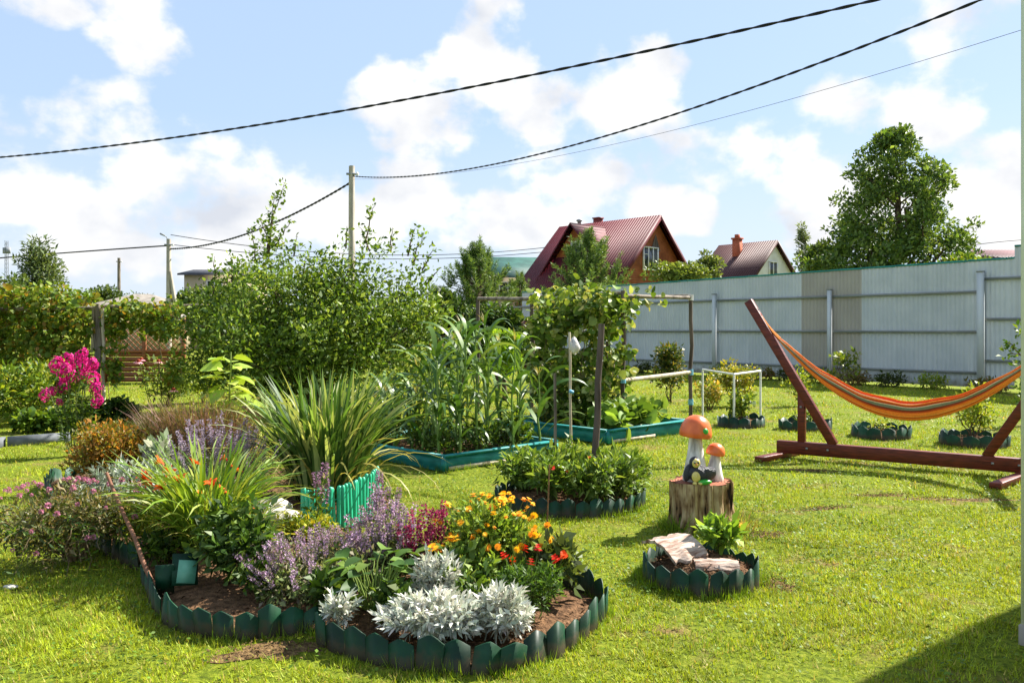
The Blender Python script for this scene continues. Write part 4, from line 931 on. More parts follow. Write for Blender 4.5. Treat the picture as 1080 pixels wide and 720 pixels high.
# --- the tall arching grass
t, r = clump('fountain_grass', 'tall arching green grass clump behind the turquoise slat border', 'ornamental grass', (-1.62, 7.18, .05), 480, (.75, 1.26), (.024, .044), [C(96, 126, 56), C(76, 108, 46), C(122, 146, 74), C(160, 170, 108), C(62, 92, 38)], 110, .26, (1.2, 1.56), (.15, 1.5), K=8)
mb = MB(); n = 46; a = r.random(n) * 2 * PI
mb.ribbons(np.column_stack([np.cos(a) * .2, np.sin(a) * .2, np.full(n, .0)]), a, r.uniform(.8, 1.25, n), r.uniform(.014, .024, n), r.uniform(.9, 1.3, n), r.uniform(1.7, 2.6, n), pick(r, [C(186, 176, 104), C(170, 164, 90), C(160, 150, 84)], n), K=9, rng=r, pw=1.4); mb.build('dry_blade', M['leaf'], t)

# --- catmint
cat_ = [spike_mesh(np.random.default_rng(s), 1, 90, .085, [C(172, 140, 172), C(192, 162, 190), C(142, 114, 138), C(150, 138, 134), C(128, 126, 96)], C(120, 120, 84), .062, True, .5, .1) for s in (1, 2, 3)]
CP = [C(122, 134, 78), C(142, 148, 92), C(98, 114, 58), C(140, 132, 108)]
spiky('catmint', 'lilac catmint sprawling over the edging between the two loops', 'flower', (-1.12, 4.76, .03), (.36, .34, .24), 84, (.09, .20), cat_, 111, .75, leafpal=CP, nl=3600, ls=.036, la=.5, leafmat='leaf_dull')
spiky('catmint', 'tallest lilac catmint rising in front of the turquoise slat border', 'flower', (-.76, 4.98, .03), (.19, .20, .33), 52, (.14, .27), cat_, 112, .5, leafpal=CP, nl=2000, ls=.036, la=.5, leafmat='leaf_dull')
ag = [spike_mesh(np.random.default_rng(4), 1, 130, .10, [C(150, 112, 142), C(170, 134, 160), C(120, 88, 110)], C(110, 120, 70), .10, True, .15, .05)]
t, r = spiky('hyssop', 'dusky tiered flower spike standing before the tall arching grass', 'flower', (-1.39, 5.95, .05), (.07, .06, .44), 3, (.17, .22), ag, 113, .15, nl=120, ls=.05)
spiky('hyssop', 'dusky pink spikes leaning at the right end of the turquoise slat border', 'flower', (-.93, 5.95, .05), (.12, .1, .38), 5, (.12, .18), ag, 114, .2, nl=160, ls=.05)

# --- hosta
r = np.random.default_rng(115); t = thing('hosta', 'round leaved green hosta below the catmint at the front of the bed', 'plant', (-.74, 4.42, .05)); mb = MB(); n = 54
a = r.random(n) * 2 * PI; q = r.uniform(.06, .22, n); el_ = r.uniform(.0, .7, n)
B = np.column_stack([np.cos(a) * q, np.sin(a) * q, .08 + .22 * r.random(n)]); D = np.column_stack([np.cos(a) * np.cos(el_), np.sin(a) * np.cos(el_), np.sin(el_) - .25]); mb.bigleaves(B, D, np.column_stack([r.normal(0, .3, (n, 2)), np.ones(n)]), r.uniform(.09, .135, n), r.uniform(.065, .095, n), pick(r, [C(80, 112, 42), C(108, 138, 56), C(60, 92, 34)], n), fold=.18, curl=.2); mb.build('foliage', M['leaf'], t)
sb = MB()
for k in range(n): stem_to(sb, r, (B[k][0] * .2, B[k][1] * .2, 0), B[k], .005, C(120, 140, 66))
sb.build('stem', M['stem'], t)

for k_, (x_, y_, R_, lb_) in enumerate([(-.60, 4.24, .15, 'between the hosta and the silver foliage'), (-.16, 4.30, .16, 'behind the largest silver plant'), (-.98, 4.42, .15, 'under the catmint where the two edging loops meet'), (-1.42, 4.62, .13, 'at the left foot of the sprawling catmint'), (.12, 4.55, .14, 'between the red and the yellow marigolds'), (-2.25, 5.35, .2, 'beneath the lilies beside the leaning stake')]):
    shrub('bedding_plant', 'low green filler plant ' + lb_, 'plant', (x_, y_, .05), (R_, R_, .08), 420, .05, GREEN + DGREEN, 740 + k_, lobes=10, lr=.5, zc=.10, stemcol=STEM)
# --- crimson salvia
sal = [spike_mesh(np.random.default_rng(s), 1, 110, .075, [C(150, 40, 84), C(124, 30, 66), C(178, 66, 110)], C(80, 60, 50), .055, True, .5, .1) for s in (5, 6)]
spiky('salvia', 'crimson-purple salvia spikes between the catmint and the marigolds', 'flower', (-.50, 4.88, .05), (.14, .12, .26), 24, (.16, .26), sal, 116, .35, leafpal=DGREEN, nl=380, ls=.05)

# --- pot marigolds
def flowered(name, label, cat, loc, R, n, size, pal, fl, heads, seed, zc, fs=(.8, 1.2), aspect=.35, lobes=18, tilt=.5, fz=1.0, stems=12, ext=.08, lr=.45):
    t, r, cc, cr = shrub(name, label, cat, loc, R, n, size, pal, seed, aspect=aspect, lobes=lobes, lr=lr, zc=zc, stems=stems, stemcol=STEM, stem_r=.006)
    sb = MB()
    for k in range(fl):
        d = nrmz(r.normal(size=3) + np.array([0, -.35, .8])); d[2] = abs(d[2]); p = d * (np.array(R) * r.uniform(.75, 1.08) + ext * np.array([.3, .3, fz])) + np.array([0, 0, zc])
        stem_to(sb, r, p * [.5, .5, .4], p, .003); e = Vector(d * [tilt, tilt, 1]).to_track_quat('Z', 'Y').to_euler()
        inst(heads[k % len(heads)], 'flower', t, p, (e.x + r.normal(0, .2), e.y + r.normal(0, .2), r.random() * 6), r.uniform(*fs))
    sb.build('flower_stalk', M['stem'], t); return t, r
mg = [head_daisy(np.random.default_rng(s), .030, 17, [C(250, 196, 40), C(246, 184, 30)], C(226, 150, 24), .05, 2) for s in (1, 2)] + [head_daisy(np.random.default_rng(3), .027, 17, [C(246, 164, 40)], C(206, 120, 20), .1, 2)]
flowered('pot_marigold', 'tall pot marigold bush covered in yellow-orange daisy flowers', 'flower', (-.11, 4.80, .05), (.33, .26, .22), 3000, .052, [C(126, 154, 56), C(146, 168, 72), C(98, 128, 44)], 74, mg, 117, .27, (.5, .9), ext=.06)
flowered('pot_marigold', 'low front cluster of pot marigold leaves with few yellow flowers beside the silver plant', 'flower', (-.26, 4.52, .05), (.22, .15, .12), 420, .07, [C(124, 156, 62), C(146, 172, 82), C(98, 130, 50)], 5, mg, 118, .18, aspect=.45)
tg = [head_daisy(np.random.default_rng(s), .026, 14, c, C(206, 60, 16), .0, 3) for s, c in ((1, [C(214, 44, 20)]), (2, [C(230, 84, 20)]), (3, [C(200, 30, 24)]))]
flowered('french_marigold', 'feathery green clump with a few red-orange pompom flowers at the front edging', 'flower', (.10, 4.27, .05), (.21, .16, .13), 1900, .036, [C(76, 110, 38), C(96, 130, 48), C(58, 88, 30)], 7, tg, 119, .17, (.9, 1.25), aspect=.25)
# dark leaved plant right of marigolds + thin cane
shrub('dahlia', 'low dark leafy plant at the bare soil right of the marigold bush', 'plant', (.20, 4.72, .05), (.22, .16, .13), 520, .08, [C(80, 96, 46), C(100, 116, 60), C(70, 84, 40)], 127, lobes=12, lr=.5, zc=.18)
mb = MB(); mb.tube([(.215, 4.95, 0), (.21, 4.95, .38), (.225, 4.96, .74)], .005, 6); tag(mb.build('cane', mat_noise('thin_cane', C(96, 70, 48), C(130, 98, 66), 14)), 'thin brown cane standing at the right of the marigold bush', 'stake')
# --- dusty miller
DM = [C(210, 210, 194), C(226, 225, 210), C(184, 188, 172)]
silver('dusty_miller', 'largest silver-white dusty miller plant spilling over the front edging', (-.36, 4.02, .06), (.30, .17, .11), 2700, .055, 130, DM, .3)
silver('dusty_miller', 'silver-white dusty miller beside the red marigolds', (-.04, 4.03, .06), (.14, .14, .13), 1300, .055, 131, DM, .3)
silver('dusty_miller', 'small silver-white dusty miller sprig at the left by the hosta', (-.86, 4.12, .07), (.09, .08, .10), 330, .052, 132, DM, .3)
silver('dusty_miller', 'upper silver-white dusty miller in front of the crimson salvia', (-.40, 4.40, .08), (.14, .11, .16), 760, .055, 133, DM, .3)

# --- magenta phlox at the back of the left
t = thing('phlox', 'tall magenta phlox in full bloom by the grey vine post', 'flower', (-5.36, 10.2, 0)); r = np.random.default_rng(140)
ph = [head_phlox(np.random.default_rng(s), .095, 60, [C(206, 24, 128), C(222, 48, 148), C(186, 16, 110)]) for s in (1, 2)]
sb = MB(); mb = MB()
for (px, py, s) in [(72, 380, 1.25), (82, 388, 1.35), (63, 388, 1.1), (94, 388, 1.2), (97, 400, 1.2), (88, 402, 1.2), (72, 398, 1.25), (101, 420, 1.0), (52, 410, .95), (66, 408, 1.0), (56, 414, .8), (80, 378, 1.0), (98, 408, 1.1), (66, 420, .6)]:
    yy = 10.2 + r.uniform(-.2, .2); p = np.array([Xat(px, yy) + 5.36, yy - 10.2, Zat(py, yy) - .04]); inst(ph[r.integers(2)], 'flower_head', t, p + r.normal(0, .03, 3), (r.normal(0, .3), r.normal(0, .3), r.random() * 6), (s * .78 * r.uniform(.8, 1.1), s * .78, s * .8 * r.uniform(.8, 1.3)))
    b0 = np.array([p[0] * .3, p[1] * .3, 0]); P = limb(r, b0, p, 5, .02); sb.tube(P, .006, 5, C(88, 100, 50)); n = 26; s_ = .2 + .78 * r.random(n); B = np.stack([np.interp(s_, np.linspace(0, 1, 5), P[:, i]) for i in range(3)], 1)
    D = r.normal(size=(n, 3)); D[:, 2] *= .4; mb.leaves(B, D, np.column_stack([r.normal(0, .5, (n, 2)), np.ones(n)]), r.uniform(.08, .14, n), .035, pick(r, GREEN, n))
sb.build('stem', M['stem'], t); mb.build('foliage', M['leaf'], t)

# --- sunflower-like young plant
t = thing('sunflower_plant', 'tall pale yellow-green broad leaved plant left of the arching grass', 'plant', (-3.12, 9.1, 0)); r = np.random.default_rng(141); mb = MB(); sb = MB()
P = limb(r, (0, 0, 0), (.03, 0, 1.30), 6, .01); sb.tube(P, np.linspace(.016, .006, 6), 6, C(140, 156, 80)); sb.build('stem', M['stem'], t)
n = 44; z = .2 + 1.08 * np.arange(n) / n; a = np.arange(n) * 2.4; L = (.38 - .16 * np.arange(n) / n) * r.uniform(.8, 1.15, n)
B = np.column_stack([.05 * np.cos(a), .05 * np.sin(a), z]); mb.bigleaves(B, np.column_stack([np.cos(a), np.sin(a), r.uniform(-.4, .35, n)]), np.column_stack([r.normal(0, .2, (n, 2)), np.ones(n)]), L, L * .72, pick(r, [C(164, 186, 72), C(182, 198, 92), C(146, 172, 62)], n, .1), fold=.15, curl=.2); mb.build('foliage', M['leaf'], t)

# ================================================================== CORN, ROUND BED, SQUASH, VINES
def corn(loc, h, seed, nl=10, rz=0, first=False):
    r = np.random.default_rng(seed); t = thing('corn_plant', 'one of the tall green corn plants crowded in the teal raised bed', 'corn', (*loc, .06), 0, 'corn plants in the raised bed')
    sb = MB(); P = limb(r, (0, 0, -.05), (r.normal(0, .04), r.normal(0, .04), h * .86), 6, .012); sb.tube(P, np.linspace(.017, .007, 6), 7, C(112, 138, 60)); sb.build('stem', M['stem'], t)
    n = nl; z = np.linspace(.06, .84, n) * h; a = rz + np.arange(n) * PI + r.normal(0, .35, n)
    B = np.column_stack([np.interp(z, P[:, 2], P[:, 0]), np.interp(z, P[:, 2], P[:, 1]), z]); L = np.where(np.arange(n) > n - 3, .5, .72) * r.uniform(.7, 1.15, n)
    mb = MB(); mb.ribbons(B, a, L, r.uniform(.04, .062, n), r.uniform(.75, 1.3, n), r.uniform(1.3, 2.7, n), pick(r, [C(72, 104, 40), C(92, 122, 50), C(116, 142, 66), C(60, 90, 34)], n, .12), K=10, rng=r, pw=1.5)
    mb.build('foliage', M['corn'], t)
    if r.random() < .5:
        tb = MB(); m_ = 9; a2 = r.random(m_) * 6.3; tb.ribbons(np.tile(P[-1], (m_, 1)), a2, r.uniform(.1, .2, m_), np.full(m_, .008), r.uniform(1, 1.5, m_), np.full(m_, .7), C(158, 150, 90), K=4); tb.build('tassel', M['leaf'], t)
M['corn'] = mat_attr('corn_leaf', .4, .4, .3, sat_noise=.1)
r = np.random.default_rng(150); k = 0
for i in range(7):
    for j in range(5):
        p = K1 + u2 * (.14 + .25 * i + r.normal(0, .04)) + v2 * (.18 + .46 * j + r.normal(0, .06))
        px = CX + F * p[0] / p[1]
        h = 1.05 + .75 * math.exp(-((px - 505) / 50) ** 2) + r.uniform(-.18, .12)
        if px < 440: h = r.uniform(.6, .85)
        corn(p, h, 160 + k, 11, r.random() * 6); k += 1
# low weeds at the foot of the corn
for k_, (a_, b__) in enumerate([(.3, .35), (.75, .3), (1.2, .35), (.5, .9), (1.1, 1.0), (.3, 1.5), (1.0, 1.7)]):
    shrub('bean_plant', 'low leafy undergrowth ' + ['at the near corner under the corn', 'at the middle of the front board under the corn', 'near the right end of the front board under the corn', 'deep left among the corn stalks', 'deep right among the corn stalks', 'at the far left of the corn bed', 'at the far right back of the corn bed'][k_], 'plant', (*(K1 + u2 * a_ + v2 * b__), .06), (.3, .28, .16), 420, .07, DGREEN + GREEN, 700 + k_, lobes=12, lr=.5, zc=.17, aspect=.35)
shrub('bean_plant', 'low leafy growth at the right foot of the corn near the white pole', 'plant', (*(K1 + u2 * 1.55 + v2 * .5), .06), (.3, .3, .25), 500, .08, GREEN, 191, lobes=12, lr=.5, zc=.22)

# round bed: pepper and tomato bushes
r = np.random.default_rng(200); spots = [(-.42, .05), (-.18, -.36), (.15, -.42), (.42, -.25), (.55, .12), (.28, .0), (-.08, .02), (-.35, .38), (.02, .40), (.38, .42)]
pl = ['leftmost bush of the round picket bed, thin leaved and dark', 'bush at the front left pickets of the round bed with tiny red blooms', 'bush at the front middle pickets of the round bed', 'bush at the front right pickets of the round bed', 'rightmost bush spilling over the pickets of the round bed', 'middle bush of the round bed beside the leaning dark post', 'middle bush of the round bed around the white pole', 'back left bush of the round bed next to the thin grey stake', 'back bush of the round bed behind the white pole', 'back right bush of the round bed behind the dark post']
red = [head_daisy(np.random.default_rng(21), .022, 9, [C(206, 50, 24)], C(150, 40, 20), 0, 2)]
for k, (dx, dy) in enumerate(spots):
    loc = (ROUND_C[0] + dx, ROUND_C[1] + dy, .06)
    a = ('pepper_bush', pl[k], 'vegetable plant', loc, (.24, .22, .15 + (.05 if dy > .2 else 0)), 620, .078, [C(92, 120, 42), C(116, 144, 56), C(74, 100, 36), C(130, 150, 70)])
    if k in (1, 5): flowered(*a, 3, red, 201 + k, .2, aspect=.36, lobes=14, ext=.03)
    else: shrub(*a, 201 + k, aspect=.36, lobes=14, lr=.5, zc=.2, stems=7, stemcol=STEM)

# squash leaves in the second raised bed
for k, (u_, v_) in enumerate([(.45, .35), (.95, .35), (1.45, .4), (1.5, .95), (.95, 1.0)]):
    p = K2 + u2 * u_ + v2 * v_
    shrub('squash_plant', ['squash plant at the near left corner of the second raised bed', 'squash plant along the front board of the second raised bed, middle one', 'squash plant at the near right corner of the second raised bed', 'squash plant at the far right of the second raised bed', 'squash plant in the middle of the second raised bed'][k], 'vegetable plant', (*p, .06), (.34, .32, .13), 120, .17, [C(112, 142, 54), C(136, 164, 72), C(90, 120, 44)], 220 + k, aspect=.85, big=True, lobes=14, lr=.5, zc=.2, up=.0, stems=10, stemcol=STEM)

# posts in the round bed
def pole(name, label, a, b_, r0, m, cat='post', extra=None):
    P = limb(np.random.default_rng(int(a[0] * 100) & 255), a, b_, 7, .004, 0); o = np.array(a); t = thing(name, label, cat, a)
    mb = MB(); mb.tube(P - o, np.linspace(r0, r0 * .85, 7), 9); mb.build('shaft', m, t, True); return t, P - o
t, P = pole('garden_post', 'dark weathered post leaning in the round picket bed', (.735, 7.60, -.05), (.83, 7.66, 1.60), .034, M['wood_dark'])
mb = MB(); mb.tube([(.0, 0, .28), (.004, 0, .36)], .042, 9); mb.build('cloth_tie', M['plastic_bag'], t)
t, P = pole('garden_pole', 'thin pale pole with a plastic bag tied near its top', (.57, 7.95, -.05), (.555, 8.0, 1.52), .014, M['wood_pale'])
mb = MB(); r = np.random.default_rng(9); n = 60; d = nrmz(r.normal(size=(n, 3))); mb2 = MB().lathe([(.01, .08), (.024, .07), (.042, .02), (.045, -.03), (.026, -.065), (.005, -.08)], 9, (.03, 0, 1.44)); V = np.vstack(mb2.V); V += r.normal(0, .008, V.shape); mb2.V = [V]; mb2.build('plastic_bag', M['plastic_bag'], t)
mb = MB(); mb.box((.0, -.01, 1.0), (.04, .04, .025), (.2, .3, .1)); mb.build('blue_tie', M['blue_tie'], t)
pole('garden_stake', 'short thin grey stake left of the white pole in the round bed', (.42, 7.85, -.05), (.41, 7.9, 1.13), .016, M['wood_grey'], 'stake')

# vine frame over the second bed
def vine_frame():
    A = np.array([1.73, 12.9]); B = np.array([3.12, 14.45]); Cc = B + v2 * 1.9; D = A + v2 * 2.0; E = np.array([-.62, 15.0])
    o = np.array([*A, 0.0]); t = thing('vine_trellis', 'grey wooden pole frame carrying leafy climbing vines above the second raised bed', 'trellis', (*A, 0))
    def br(nm, a, b_, w_, m): mb = MB(); mb.tube(limb(np.random.default_rng(3), a, b_, 6, .003, 0) - o, w_, 8); return mb.build(nm, m, t, True)
    for p, h in ((A, 2.15), (B, 2.13), (Cc, 2.2), (D, 2.15), (E, 2.1)): br('post', (*p, -.05), (*p, h), .034, M['wood_dark'])
    br('top_bar', (*A, 2.07), (*B, 2.10), .03, M['wood_grey']); br('top_bar', (*D, 2.1), (*Cc, 2.14), .03, M['wood_grey']); br('top_bar', (*D, 2.07), (*E, 2.1), .034, M['wood_grey']); br('top_bar', (*A, 2.11), (*D, 2.11), .03, M['wood_grey']); br('top_bar', (*B, 2.13), (*Cc, 2.15), .03, M['wood_grey'])
    br('side_rail', (*A, .75), (*B, .80), .035, M['wood_pale']); br('side_rail', (*D, .90), (*Cc, .92), .035, M['wood_grey'])
    for p, z in ((B, .80), (A, .76), (B, .28), (B, 2.1)): mb = MB(); mb.tube([(*(p - A), z - .05), (*(p - A), z + .05)], .045, 8); mb.build('tie', M['blue_tie'] if z < 2 else M['plastic_bag'], t)
    return A, B, Cc, D
VA, VB, VC, VD = vine_frame()
def climber(name, label, loc, cc, cr, n, size, pal, seed, lines, asp=.85):
    r = np.random.default_rng(seed); t = thing(name, label, 'climbing plant', loc); mb = MB(); cloud(mb, r, np.asarray(cc, float), np.asarray(cr, float), n, size, pal, asp, -.35, .4, .12, big=True); mb.build('foliage', M['leaf'], t)
    sb = MB()
    for a, b_ in lines: sb.tube(limb(r, a, b_, 8, .05), .008, 5, C(110, 96, 66))
    sb.build('stem', M['stem'], t); return t, r
r = np.random.default_rng(230); cc = []; cr = []; o = np.array([1.2, 12.8, 0])
def vp(px, py, yy): return np.array([Xat(px, yy), yy, Zat(py, yy)]) - o
for k in range(150):      # heavy top
    px = r.uniform(566, 664); yy = r.uniform(12.5, 14.2); cc.append(vp(px, r.uniform(306, 345) + 4 * math.sin(px * .1), yy)); cr.append(r.uniform(.08, .2))
for k in range(260):       # hanging curtains
    px = r.choice([588, 606, 640, 652, 575, 622, 598, 630]) + r.normal(0, 6); cc.append(vp(px, r.uniform(345, 450), r.uniform(12.5, 13.8))); cr.append(r.uniform(.06, .16))
for k in range(22): cc.append(vp(r.uniform(580, 650), r.uniform(400, 455), r.uniform(12.2, 13.6))); cr.append(r.uniform(.10, .2))
for k in range(16): cc.append(vp(r.uniform(660, 700), r.uniform(308, 322), 13.2)); cr.append(r.uniform(.03, .08))
climber('grape_vine', 'dense climbing vine draped over the left half of the wooden pole frame', tuple(o), cc, cr, 5200, .10, [C(112, 136, 50), C(92, 118, 42), C(140, 158, 76), C(72, 98, 36), C(162, 166, 100)], 231, [(vp(590, 455, 12.9), vp(600, 320, 13)), (vp(620, 460, 12.8), vp(615, 320, 13)), (vp(645, 460, 12.9), vp(648, 320, 13)), (vp(575, 455, 13), vp(578, 330, 13))])

# ================================================================== PLANTS OF THE SMALL RINGS AND ALONG THE FENCE
mgs = mg[:1]
flowered('dandelion_weed', 'fresh green weeds with one yellow flower growing in the small ring at the stump', 'plant', (1.33, 5.30, .12), (.15, .12, .08), 240, .085, [C(124, 158, 54), C(146, 178, 74), C(100, 134, 44)], 1, mgs, 240, .10, aspect=.4)
clump('grass_tuft', 'grass tuft with dry stalks at the right foot of the stump', 'grass tuft', (1.78, 6.40, 0), 120, (.08, .2), (.004, .008), [C(120, 140, 50), C(170, 150, 90)], 241, .09, (.8, 1.5), (.3, 1.4), K=4)
clump('grass_tuft', 'long grass tuft at the shaded left foot of the stump', 'grass tuft', (1.27, 6.34, 0), 140, (.08, .2), (.004, .008), [C(96, 124, 40), C(120, 146, 50)], 242, .10, (.8, 1.5), (.3, 1.4), K=4)
def pot(k, label, R, n, size, pal, seed, zc, name='young_shrub', **kw):
    c, r_ = POTS[k]; shrub(name, label, 'shrub', (*c, .06), R, n, size, pal, seed, zc=zc, **kw)
pot(0, 'leafy young plant inside the ring under the white pipe hoop', (.26, .24, .24), 420, .075, GREEN + YGREEN, 250, .30, lobes=14)
pot(1, 'sparse twiggy plant inside the ring behind the hammock brace', (.22, .2, .10), 160, .06, GREEN, 251, .14, lobes=10)
pot(2, 'few low sprigs inside the ring below the hammock sag', (.24, .2, .07), 110, .05, YGREEN, 252, .09, lobes=8)
pot(3, 'pale airy young bush in the ring at the right end of the hammock', (.30, .28, .38), 700, .06, YGREEN, 253, .42, lobes=18, shell=.1)
def gshrub(name, label, px, py, w_px, ytop, n, size, pal, seed, ydeep=1.0, **kw):
    x, y = G(px, py); R = w_px / 2 * y / F; h = Zat(ytop, y); kw.setdefault('lobes', 22); kw.setdefault('lr', .42)
    return shrub(name, label, kw.pop('cat', 'shrub'), (x, y, 0), (R, R * ydeep, h * .46), n, size, pal, seed, zc=h * .52, **kw)
gshrub('currant_bush', 'tall dark bush with reddish shoots against the fence behind the vine frame', 707, 424, 44, 353, 2600, .075, [C(64, 84, 34), C(84, 100, 40), C(128, 118, 50), C(48, 66, 28)], 260, shell=.2)
gshrub('barberry_bush', 'bright yellowing bush behind the white pipe hoop', 776, 428, 46, 375, 1700, .075, [C(160, 158, 50), C(140, 146, 48), C(176, 160, 64), C(104, 120, 40)], 261, shell=.2)
gshrub('barberry_bush', 'low yellow-orange bush between the currant and the hoop', 748, 432, 34, 398, 700, .07, [C(178, 150, 70), C(150, 150, 56), C(110, 124, 44)], 262)
x, y = 8.55, 21.3
shrub('young_bush', 'small upright bush with bare shoots standing before the fence above the hammock', 'shrub', (x, y, 0), (.42, .3, .52), 420, .10, [C(120, 140, 50), C(150, 150, 66), C(96, 120, 44)], 263, zc=.72, lobes=14, lr=.3, shell=.1, stems=12)
x, y = G(845, 428)
shrub('young_bush', 'thin yellow-green bush glimpsed behind the sloping hammock post', 'shrub', (x, y, 0), (.35, .3, .36), 420, .07, YGREEN, 264, zc=.42, lobes=12, shell=.1)
# sapling at the right edge, weeds and low hedge at the foot of the fence
tree('sapling', 'slender apple sapling at the right edge behind the hammock end', (8.35, 13.4, 0), 1.5, .03, [(-.05, 0, 1.5), (.2, .05, 1.25), (-.25, 0, 1.15), (.05, .1, .9), (-.15, -.05, .7), (.2, 0, .6), (-.3, 0, 1.3), (0, 0, .35)], [.16, .2, .16, .2, .16, .2, .1, .2], 420, .085, GREEN, 265)
r = np.random.default_rng(270)
fw = ['dark weedy tuft at the fence foot', 'yellowing weeds at the fence foot', 'reddish weeds at the fence foot']
LB = ['left of the currant bush', 'just right of the yellowing bush', 'behind the brace of the hammock stand', 'between brace and small upright bush', 'left of the small upright bush', 'right of the small upright bush', 'under the middle of the hammock sag', 'below the tall wide fence post', 'right of the wide fence post', 'furthest right behind the sapling']
for k, s in enumerate([-10.8, -7.6, -6.1, -5.0, -4.1, -3.0, -1.9, -.9, .5, 1.9]):
    p = FP + FD * s + FN_ * .75; q = k % 3
    shrub('fence_weeds', fw[q] + ' ' + LB[k], 'plant', (*p, 0), (.62, .3, .14 + .05 * (k % 2)), 520, .09, [[C(58, 72, 32), C(80, 92, 40)], YGREEN, [C(124, 92, 52), C(96, 100, 44), C(130, 120, 60)]][q], 271 + k, lobes=16, zc=.17, aspect=.4)

# white pipe hoop
t = thing('pipe_hoop', 'white pipe hoop frame standing over the planted ring by the yellow bush', 'plant support', (3.6, 13.5, 0)); r = np.random.default_rng(1); o = np.array([3.6, 13.5, 0])
def bar(a, b_, nm, w_=.018, m='white'): mb = MB(); mb.tube([np.array(a) - o, (np.array(a) + b_) / 2 - o, np.array(b_) - o], w_, 7); mb.build(nm, M[m], t, True)
zt = Zat(394, 13.4); A_ = (Xat(774, 13.2), 13.2); B_ = (Xat(802, 13.9), 13.9); D_ = (Xat(741, 14.4), 14.4)
for p in (A_, B_, D_): bar((*p, 0), (*p, zt), 'pipe_post')
bar((*A_, zt), (*B_, zt + .02), 'cross_pipe'); bar((*A_, zt), (*D_, zt + .02), 'cross_pipe')

# ================================================================== LEFT BACKGROUND OF THE GARDEN
def grid_tr():
    Y = 15.6; o = np.array([Xat(104, Y), Y, 0]); t = thing('vine_trellis', 'long grey pole trellis with a tripled post carrying yellowing vines', 'trellis', tuple(o)); zb = Zat(326, Y)
    def br(nm, a, b_, w_, m): mb = MB(); mb.tube(limb(np.random.default_rng(3), a, b_, 6, .004, 0) - o, w_, 8); mb.build(nm, m, t, True)
    br('top_bar', (Xat(-260, Y), Y, zb), (Xat(106, Y), Y, zb + .02), .035, M['wood_grey']); br('top_bar', (Xat(104, Y), Y + .03, zb + .05), (Xat(245, Y + .6), Y + .6, Zat(322, Y + .6)), .035, M['wood_grey'])
    br('post', (Xat(105, Y), Y - .02, -.05), (Xat(103, Y), Y, zb + .1), .05, M['wood_grey']); br('post', (Xat(109.5, Y), Y + .02, -.05), (Xat(108, Y), Y, zb + .02), .032, M['wood_pale']); br('post', (Xat(101, Y), Y + .05, -.05), (Xat(98.5, Y), Y, zb), .03, M['wood_grey'])
    br('post', (Xat(258, Y), Y, -.05), (Xat(256, Y), Y, zb - .3), .045, M['wood_pale']); [br('post', (Xat(q, Y), Y, -.05), (Xat(q, Y), Y, zb), .05, M['wood_grey']) for q in (-20, -130, -250)]
    return o
o = grid_tr(); r = np.random.default_rng(300); cc = []; cr = []
def vq(px, py, yy): return np.array([Xat(px, yy), yy, Zat(py, yy)]) - o
for k in range(110): cc.append(vq(r.uniform(-20, 96), r.uniform(308, 400), r.uniform(15.3, 16.2))); cr.append(r.uniform(.12, .3))
for k in range(130): cc.append(vq(r.uniform(-250, -18), r.uniform(308, 400), r.uniform(15.3, 16.2))); cr.append(r.uniform(.12, .3))
AUT = [C(112, 132, 44), C(136, 146, 50), C(92, 118, 38), C(140, 142, 52), C(84, 108, 34), C(104, 130, 40), C(96, 124, 38), C(116, 138, 44), C(146, 120, 46)]
climber('grape_vine', 'yellowing vine wall on the trellis left of the tripled post', tuple(o), cc, cr, 13500, .085, AUT, 301, [(vq(20, 430, 15.7), vq(25, 330, 15.7)), (vq(60, 430, 15.7), vq(70, 330, 15.7)), (vq(90, 430, 15.7), vq(85, 330, 15.7))])
cc = []; cr = []
for k in range(50): cc.append(vq(r.uniform(106, 185), r.uniform(320, 350), r.uniform(15.3, 16.2))); cr.append(r.uniform(.10, .24))
for k in range(26): cc.append(vq(r.choice([114, 122, 118, 180]) + r.normal(0, 4), r.uniform(345, 405), 15.6)); cr.append(r.uniform(.06, .16))
climber('grape_vine', 'vine with autumn tints hanging over the brown lattice screen', tuple(o), cc, cr, 2300, .085, AUT, 302, [(vq(116, 425, 15.7), vq(118, 325, 15.7)), (vq(170, 400, 15.7), vq(160, 330, 15.7))])
